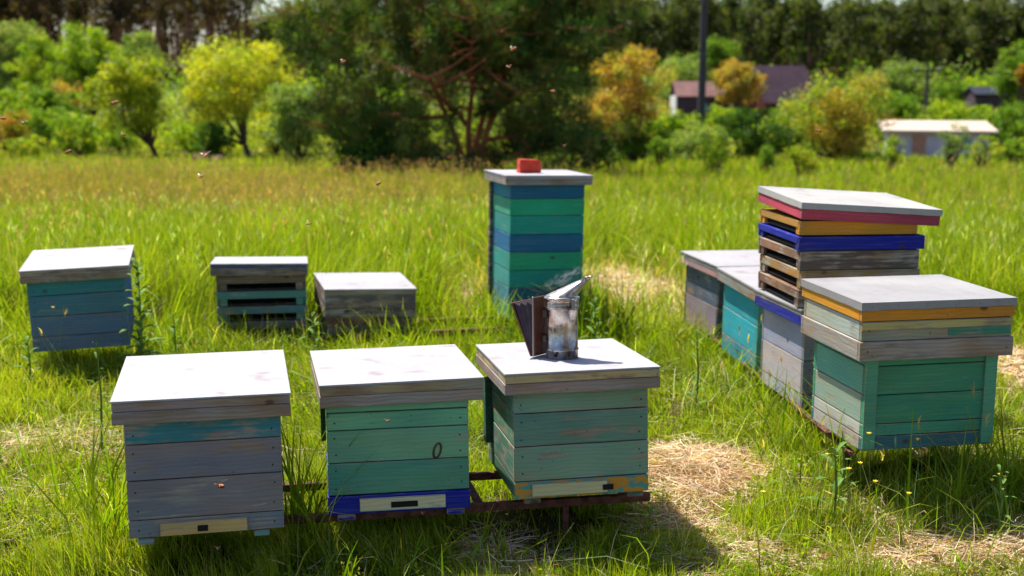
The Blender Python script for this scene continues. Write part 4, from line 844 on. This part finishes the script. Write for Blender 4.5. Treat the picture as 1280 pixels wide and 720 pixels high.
# big pine in the middle
def big_pine():
    D0 = 29.; bb = at(588, 214, D0); g0 = float(gz(bb.x, D0)); t = thing('pine_tree', 'big dark pine with reddish branching trunks behind the tall teal hive', 'tree', (bb.x, D0, g0))
    def loc(px, py, dd=0): dd = dd*1.28; p = at(px, py, D0+dd); return Vector((p.x-bb.x, dd, p.z-g0))
    L = []; tips = []
    def grow(p, dirv, ln_, r, lev):
        pts, rads = [p.copy()], [r]; d = dirv.normalized(); n = 4
        for i in range(n):
            d = (d+Vector([random.gauss(0, .13) for _ in range(3)])+Vector((0, 0, .05 if lev else .12))).normalized(); p = p+d*ln_/n; pts.append(p.copy()); rads.append(r*(1-.72*(i+1)/n))
            if lev < 2 and i >= (1 if lev == 0 else 0):
                for _ in range(2 if lev == 0 else 2):
                    a = random.uniform(0, 2*PI); sd_ = Vector((math.cos(a), math.sin(a)*.8, random.uniform(-.15, .35))); grow(p, (sd_+d*.45), ln_*random.uniform(.42, .6), r*.5, lev+1)
            if lev >= 1: tips.append((p.copy(), lev))
        L.append((pts, rads)); tips.append((p.copy(), lev+1))
    for (x0, x1, y1, dd, r) in ((588, 560, 10, 0, .085), (592, 632, -30, .5, .08), (584, 470, 20, -.4, .08), (596, 700, 10, -.2, .08), (586, 585, -60, .3, .08)):
        a = loc(x0, 214, 0); b_ = loc(x1, y1, dd); grow(a, b_-a, (b_-a).length, r, 0)
    for (x1, y1, dd) in ((640, 60, -1.9), (500, 120, -1.7), (455, 175, .3), (430, 120, -.5), (400, 60, .4), (720, 150, .3), (745, 90, -.4), (500, 195, -1.2), (420, 190, .8), (650, 195, 1.), (760, 40, .3), (380, 20, .2), (640, 120, -1.2), (540, 130, -1.5), (700, 190, -.6)):
        a = loc(588+(x1-588)*.12, max(y1+25, 60), 0); b_ = loc(x1, y1, dd); grow(a, b_-a, (b_-a).length, .065, 1)
    V, F = join_tubes(L, 6); mkobj('trunk', np_mesh('trunk', V, F, smooth=True), M_PINEBARK, t)
    T = np.array([tuple(p) for p, l in tips]); T = T[T[:, 2] > .15]
    ex = []
    for _ in range(1350):                                        # crown envelope: wide, reaching nearly to the ground on the left
        px = random.uniform(352, 792); py = random.uniform(-70, 208)
        wl = 352+max(0, (py-90))*.62+ (30 if py < 10 else 0); wr_ = 765-max(0, py-60)*.35
        if px < wl+random.gauss(0, 12) or px > wr_+random.gauss(0, 12): continue
        if 545 < px < 660 and py > 110 and random.random() < .5: continue
        
        dep = 3.1*math.sqrt(max(.05, 1-((px-575)/230)**2)); ex.append(tuple(loc(px, py, random.uniform(-.45*dep, dep))))
    low = []
    for _ in range(230):
        px = random.uniform(425, 580) if random.random() < .64 else random.uniform(620, 745); py = random.uniform(95, 212)
        if (px-(425 if px < 600 else 640)) < (py-150)*.25: continue
        low.append(tuple(loc(px, py, random.uniform(-1.6, 1.6))))
    C = np.concatenate([T, np.array(ex)]); C = C[vn(C[:, 0]+C[:, 1]*.5, C[:, 2]*2.1, .95, 33)*.65+vn(C[:, 0], C[:, 2]+C[:, 1], 2.1, 12)*.35 > .40]; C = np.concatenate([C, np.array(low)]); k_ = len(C); C = C+RNG.normal(0, .06, C.shape)
    # each tuft: needles bursting outwards
    per = 46; idx = np.repeat(np.arange(k_), per); n = len(idx); d = RNG.normal(0, 1, (n, 3)); d[:, 2] += .35; d /= np.linalg.norm(d, axis=1)[:, None]
    st_ = RNG.random(n)[:, None]*.20; A = C[idx]+d*st_; ln_ = RNG.uniform(.10, .2, n)[:, None]; B = A+d*ln_; sdv = np.cross(d, RNG.normal(0, 1, (n, 3))); sdv /= np.linalg.norm(sdv, axis=1)[:, None]; sdv *= .014
    V = np.stack([A-sdv, A+sdv, B+sdv*.4, B-sdv*.4], 1).reshape(-1, 3); F = np.arange(n*4).reshape(n, 4)
    pal = np.array([(.07, .13, .035), (.045, .09, .028), (.16, .20, .05), (.10, .15, .04), (.22, .20, .06)]); c = pal[RNG.integers(0, 5, k_)][idx]*(1+RNG.normal(0, .15, (n, 1)))
    mkobj('crown', np_mesh('crown', V, F, np.repeat(np.clip(c, .005, 1)[:, None, :], 4, 1).reshape(-1, 3)), M_NEEDLE, t)
big_pine()

# ---------------------------------------------------------------- buildings
def prism(name, pts, mat, parent, th=None):
    """closed hull from 8 points: bottom 4, top 4"""
    s = bmesh.new(); vs = [s.verts.new(p) for p in pts]
    for f in ((3, 2, 1, 0), (4, 5, 6, 7), (0, 1, 5, 4), (1, 2, 6, 5), (2, 3, 7, 6), (3, 0, 4, 7)): s.faces.new([vs[i] for i in f])
    bmesh.ops.recalc_face_normals(s, faces=s.faces); return bmo(name, s, mat, parent)
def boxp(name, x0, x1, y0, y1, z0, z1, mat, parent): return prism(name, [(x0, y0, z0), (x1, y0, z0), (x1, y1, z0), (x0, y1, z0), (x0, y0, z1), (x1, y0, z1), (x1, y1, z1), (x0, y1, z1)], mat, parent)
def gable(parent, L, Wd, wall, ridge, wallm, roofm, ov=.25):
    """long axis x; gable ends at +-L/2"""
    s = bmesh.new(); pts = [(-Wd/2, 0), (Wd/2, 0), (Wd/2, wall), (0, ridge), (-Wd/2, wall)]
    A = [s.verts.new((-L/2, y, z)) for y, z in pts]; B = [s.verts.new((L/2, y, z)) for y, z in pts]; s.faces.new(A); s.faces.new(B[::-1])
    for i in range(5): s.faces.new((A[i], A[(i+1) % 5], B[(i+1) % 5], B[i]))
    bmesh.ops.recalc_face_normals(s, faces=s.faces); bmo('wall', s, wallm, parent)
    for sg in (-1, 1):
        y0 = sg*(Wd/2+ov); z0 = wall-(ridge-wall)/(Wd/2)*ov; t_ = .08
        prism('roof', [(-L/2-ov, 0, ridge+.01), (L/2+ov, 0, ridge+.01), (L/2+ov, y0, z0+.01), (-L/2-ov, y0, z0+.01), (-L/2-ov, 0, ridge+t_), (L/2+ov, 0, ridge+t_), (L/2+ov, y0, z0+t_), (-L/2-ov, y0, z0+t_)], roofm, parent)
M_REDW = mat_simple('red_wall', srgb(120, 56, 50), .8, 0, .2, 2); M_PROOF = mat_simple('purple_brown_roof', srgb(100, 72, 80), .6, 0, .2, 1.5, .3); M_WIN = mat_simple('window_glass', srgb(120, 170, 180), .15); M_RROOF = mat_simple('rusty_red_roof', srgb(122, 80, 78), .7, 0, .3, 1.5)
M_DWALL = mat_simple('dark_wall', srgb(78, 62, 72), .8, 0, .2, 2); M_PALEW = mat_simple('pale_wall', srgb(206, 200, 222), .8, 0, .15, 2); M_WROOF = mat_simple('white_roof', srgb(204, 182, 164), .6, 0, .08, 1.5); M_NROOF = mat_simple('navy_roof', srgb(34, 38, 56), .5, 0, .2, 2); M_FRAME = mat_simple('white_frame', srgb(222, 222, 220), .6); M_DOOR = mat_simple('pink_door', srgb(196, 140, 120), .7)
# house with the purple roof
D = 92.; c = at(976, 126, D); g0 = float(gz(c.x, D)); t = thing('house', 'small red house with a steep purple brown roof', 'house', (c.x, D+1.5, g0)); t.rotation_euler.z = math.radians(25)
rz = at(976, 83, D+1.2).z-g0; gable(t, 4.6, 3.6, rz-2.4, rz, M_REDW, M_PROOF, .25)
boxp('window', -2.36, -2.29, -.35, .35, rz-2.6, rz-1.4, M_FRAME, t); boxp('pane', -2.39, -2.35, -.27, .27, rz-2.5, rz-1.5, M_WIN, t); boxp('door', .3, 1.2, -1.86, -1.79, .0, 2., M_DWALL, t); boxp('window', -1.3, -.5, -1.86, -1.79, 1.1, 1.9, M_WIN, t)
# long shed
D = 90.; c = at(877, 130, D); g0 = float(gz(c.x, D)); t = thing('shed', 'long low shed with a reddish roof behind the utility pole', 'shed', (c.x, D+1., g0)); t.rotation_euler.z = math.radians(3)
rz = at(877, 103, D+1).z-g0; gable(t, 3.7, 2.6, rz-.95, rz, M_DWALL, M_RROOF, .15); boxp('gable_board', -1.96, -1.86, -1.2, 1.2, 0, rz-.95, M_FRAME, t); boxp('window', -.4, .3, -1.35, -1.29, 1.0, 1.6, M_WIN, t); boxp('door', .8, 1.5, -1.36, -1.29, 0, 1.8, M_DWALL, t)
# flat white roofed shed
D = 50.; c = at(1178, 200, D); g0 = float(gz(c.x, D)); t = thing('shed', 'pale shed with a flat white roof and a pinkish door', 'shed', (c.x, D+1, g0)); t.rotation_euler.z = math.radians(-12)
hz = at(1178, 166, D).z-g0; boxp('wall', -1.9, 1.9, -1.2, 1.4, 0, hz, M_PALEW, t); prism('roof', [(-2.2, -1.5, hz+.01), (2.2, -1.5, hz+.01), (2.2, 1.8, hz+.3), (-2.2, 1.8, hz+.3), (-2.2, -1.5, hz+.1), (2.2, -1.5, hz+.1), (2.2, 1.8, hz+.42), (-2.2, 1.8, hz+.42)], M_WROOF, t)
boxp('door', -1.0, -.5, -1.26, -1.19, 0, hz-.1, M_DOOR, t); boxp('window', .5, 1.2, -1.26, -1.19, hz*.4, hz*.8, M_WIN, t)
# navy roofed shed
D = 76.; c = at(1240, 126, D); g0 = float(gz(c.x, D)); t = thing('shed', 'little shed with a navy black roof at the right', 'shed', (c.x, D+.8, g0)); rz = at(1240, 110, D).z-g0; gable(t, 2.1, 1.8, rz-.4, rz, M_DWALL, M_NROOF, .12); boxp('door', -.3, .3, -.96, -.89, 0, 1.6, M_DOOR, t)
# poles
def pole(px, pyb, pyt, D, r, lab, wires=False, m=None):
    b0 = at(px, pyb, D); g0 = float(gz(b0.x, D)); top = at(px, pyt, D).z-g0; t = thing('utility_pole', lab, 'pole', (b0.x, D, g0))
    bmo('pole', tube([(0, 0, -.2), (0, 0, top*.5), (0, 0, top)], [r, r*.92, r*.8], 12), m, t)
    boxp('crossarm', -.7, .7, -.06, .06, top-.5, top-.38, m, t)
    for x in (-.6, 0, .6): bmo('insulator', tube([(x, 0, top-.38), (x, 0, top-.3), (x, 0, top-.22)], [.03, .05, .03], 8), M_FRAME, t)
    return t, top
M_POLE = mat_simple('dark_pole', srgb(70, 68, 72), .85, 0, .2, 3)
pole(876, 166, -60, 48, .155, 'thick dark utility pole rising before the distant shed', m=M_POLE)
t, top = pole(1157, 140, 78, 66, .09, 'thin distant utility pole above the white roofed shed', m=M_POLE)
for x in (-.6, .6):
    pts = [Vector((x+30*f, 4*f, top-.22-1.2*4*f*(1-f)*.6)) for f in np.linspace(0, 1, 9)]; bmo('wire', tube(pts, [.02]*9, 4), M_POLE, t)
# maroon heap, earth strip
def heap(px, pyb, D, wpx, hpx, mat, lab, name, cat):
    p = at(px, pyb, D); g0 = float(gz(p.x, D)); w = wpx*D/FPX; h = hpx*D/FPX; s = bmesh.new(); bmesh.ops.create_icosphere(s, subdivisions=4, radius=1)
    for v in s.verts:
        n_ = .8+.35*math.sin(v.co.x*5+v.co.y*3)*math.sin(v.co.z*4+v.co.x*2)+random.uniform(-.04, .04); v.co = Vector((v.co.x*w/2*n_, v.co.y*w/2*.7*n_, max(v.co.z, -.05)*h*n_))
    o = bmo(name, s, mat); o.location = (p.x, D, g0-.02); tag(o, lab, cat)
heap(259, 196, 42, 48, 18, mat_simple('maroon_heap', srgb(112, 58, 70), .9, 0, .4, 6, .6), 'maroon brown heap at the meadow edge under the yellow tree', 'brush_heap', 'heap')
heap(1255, 214, 33, 46, 9, mat_simple('earth_heap', srgb(140, 70, 48), .95, 0, .4, 6, .6), 'low reddish earth heap at the right meadow edge', 'earth_heap', 'heap')
heap(1100, 204, 44, 130, 6, mat_simple('sand', srgb(206, 168, 132), .95, 0, .2, 3, .4), 'long low sand heap left of the pale shed', 'sand_heap', 'heap')
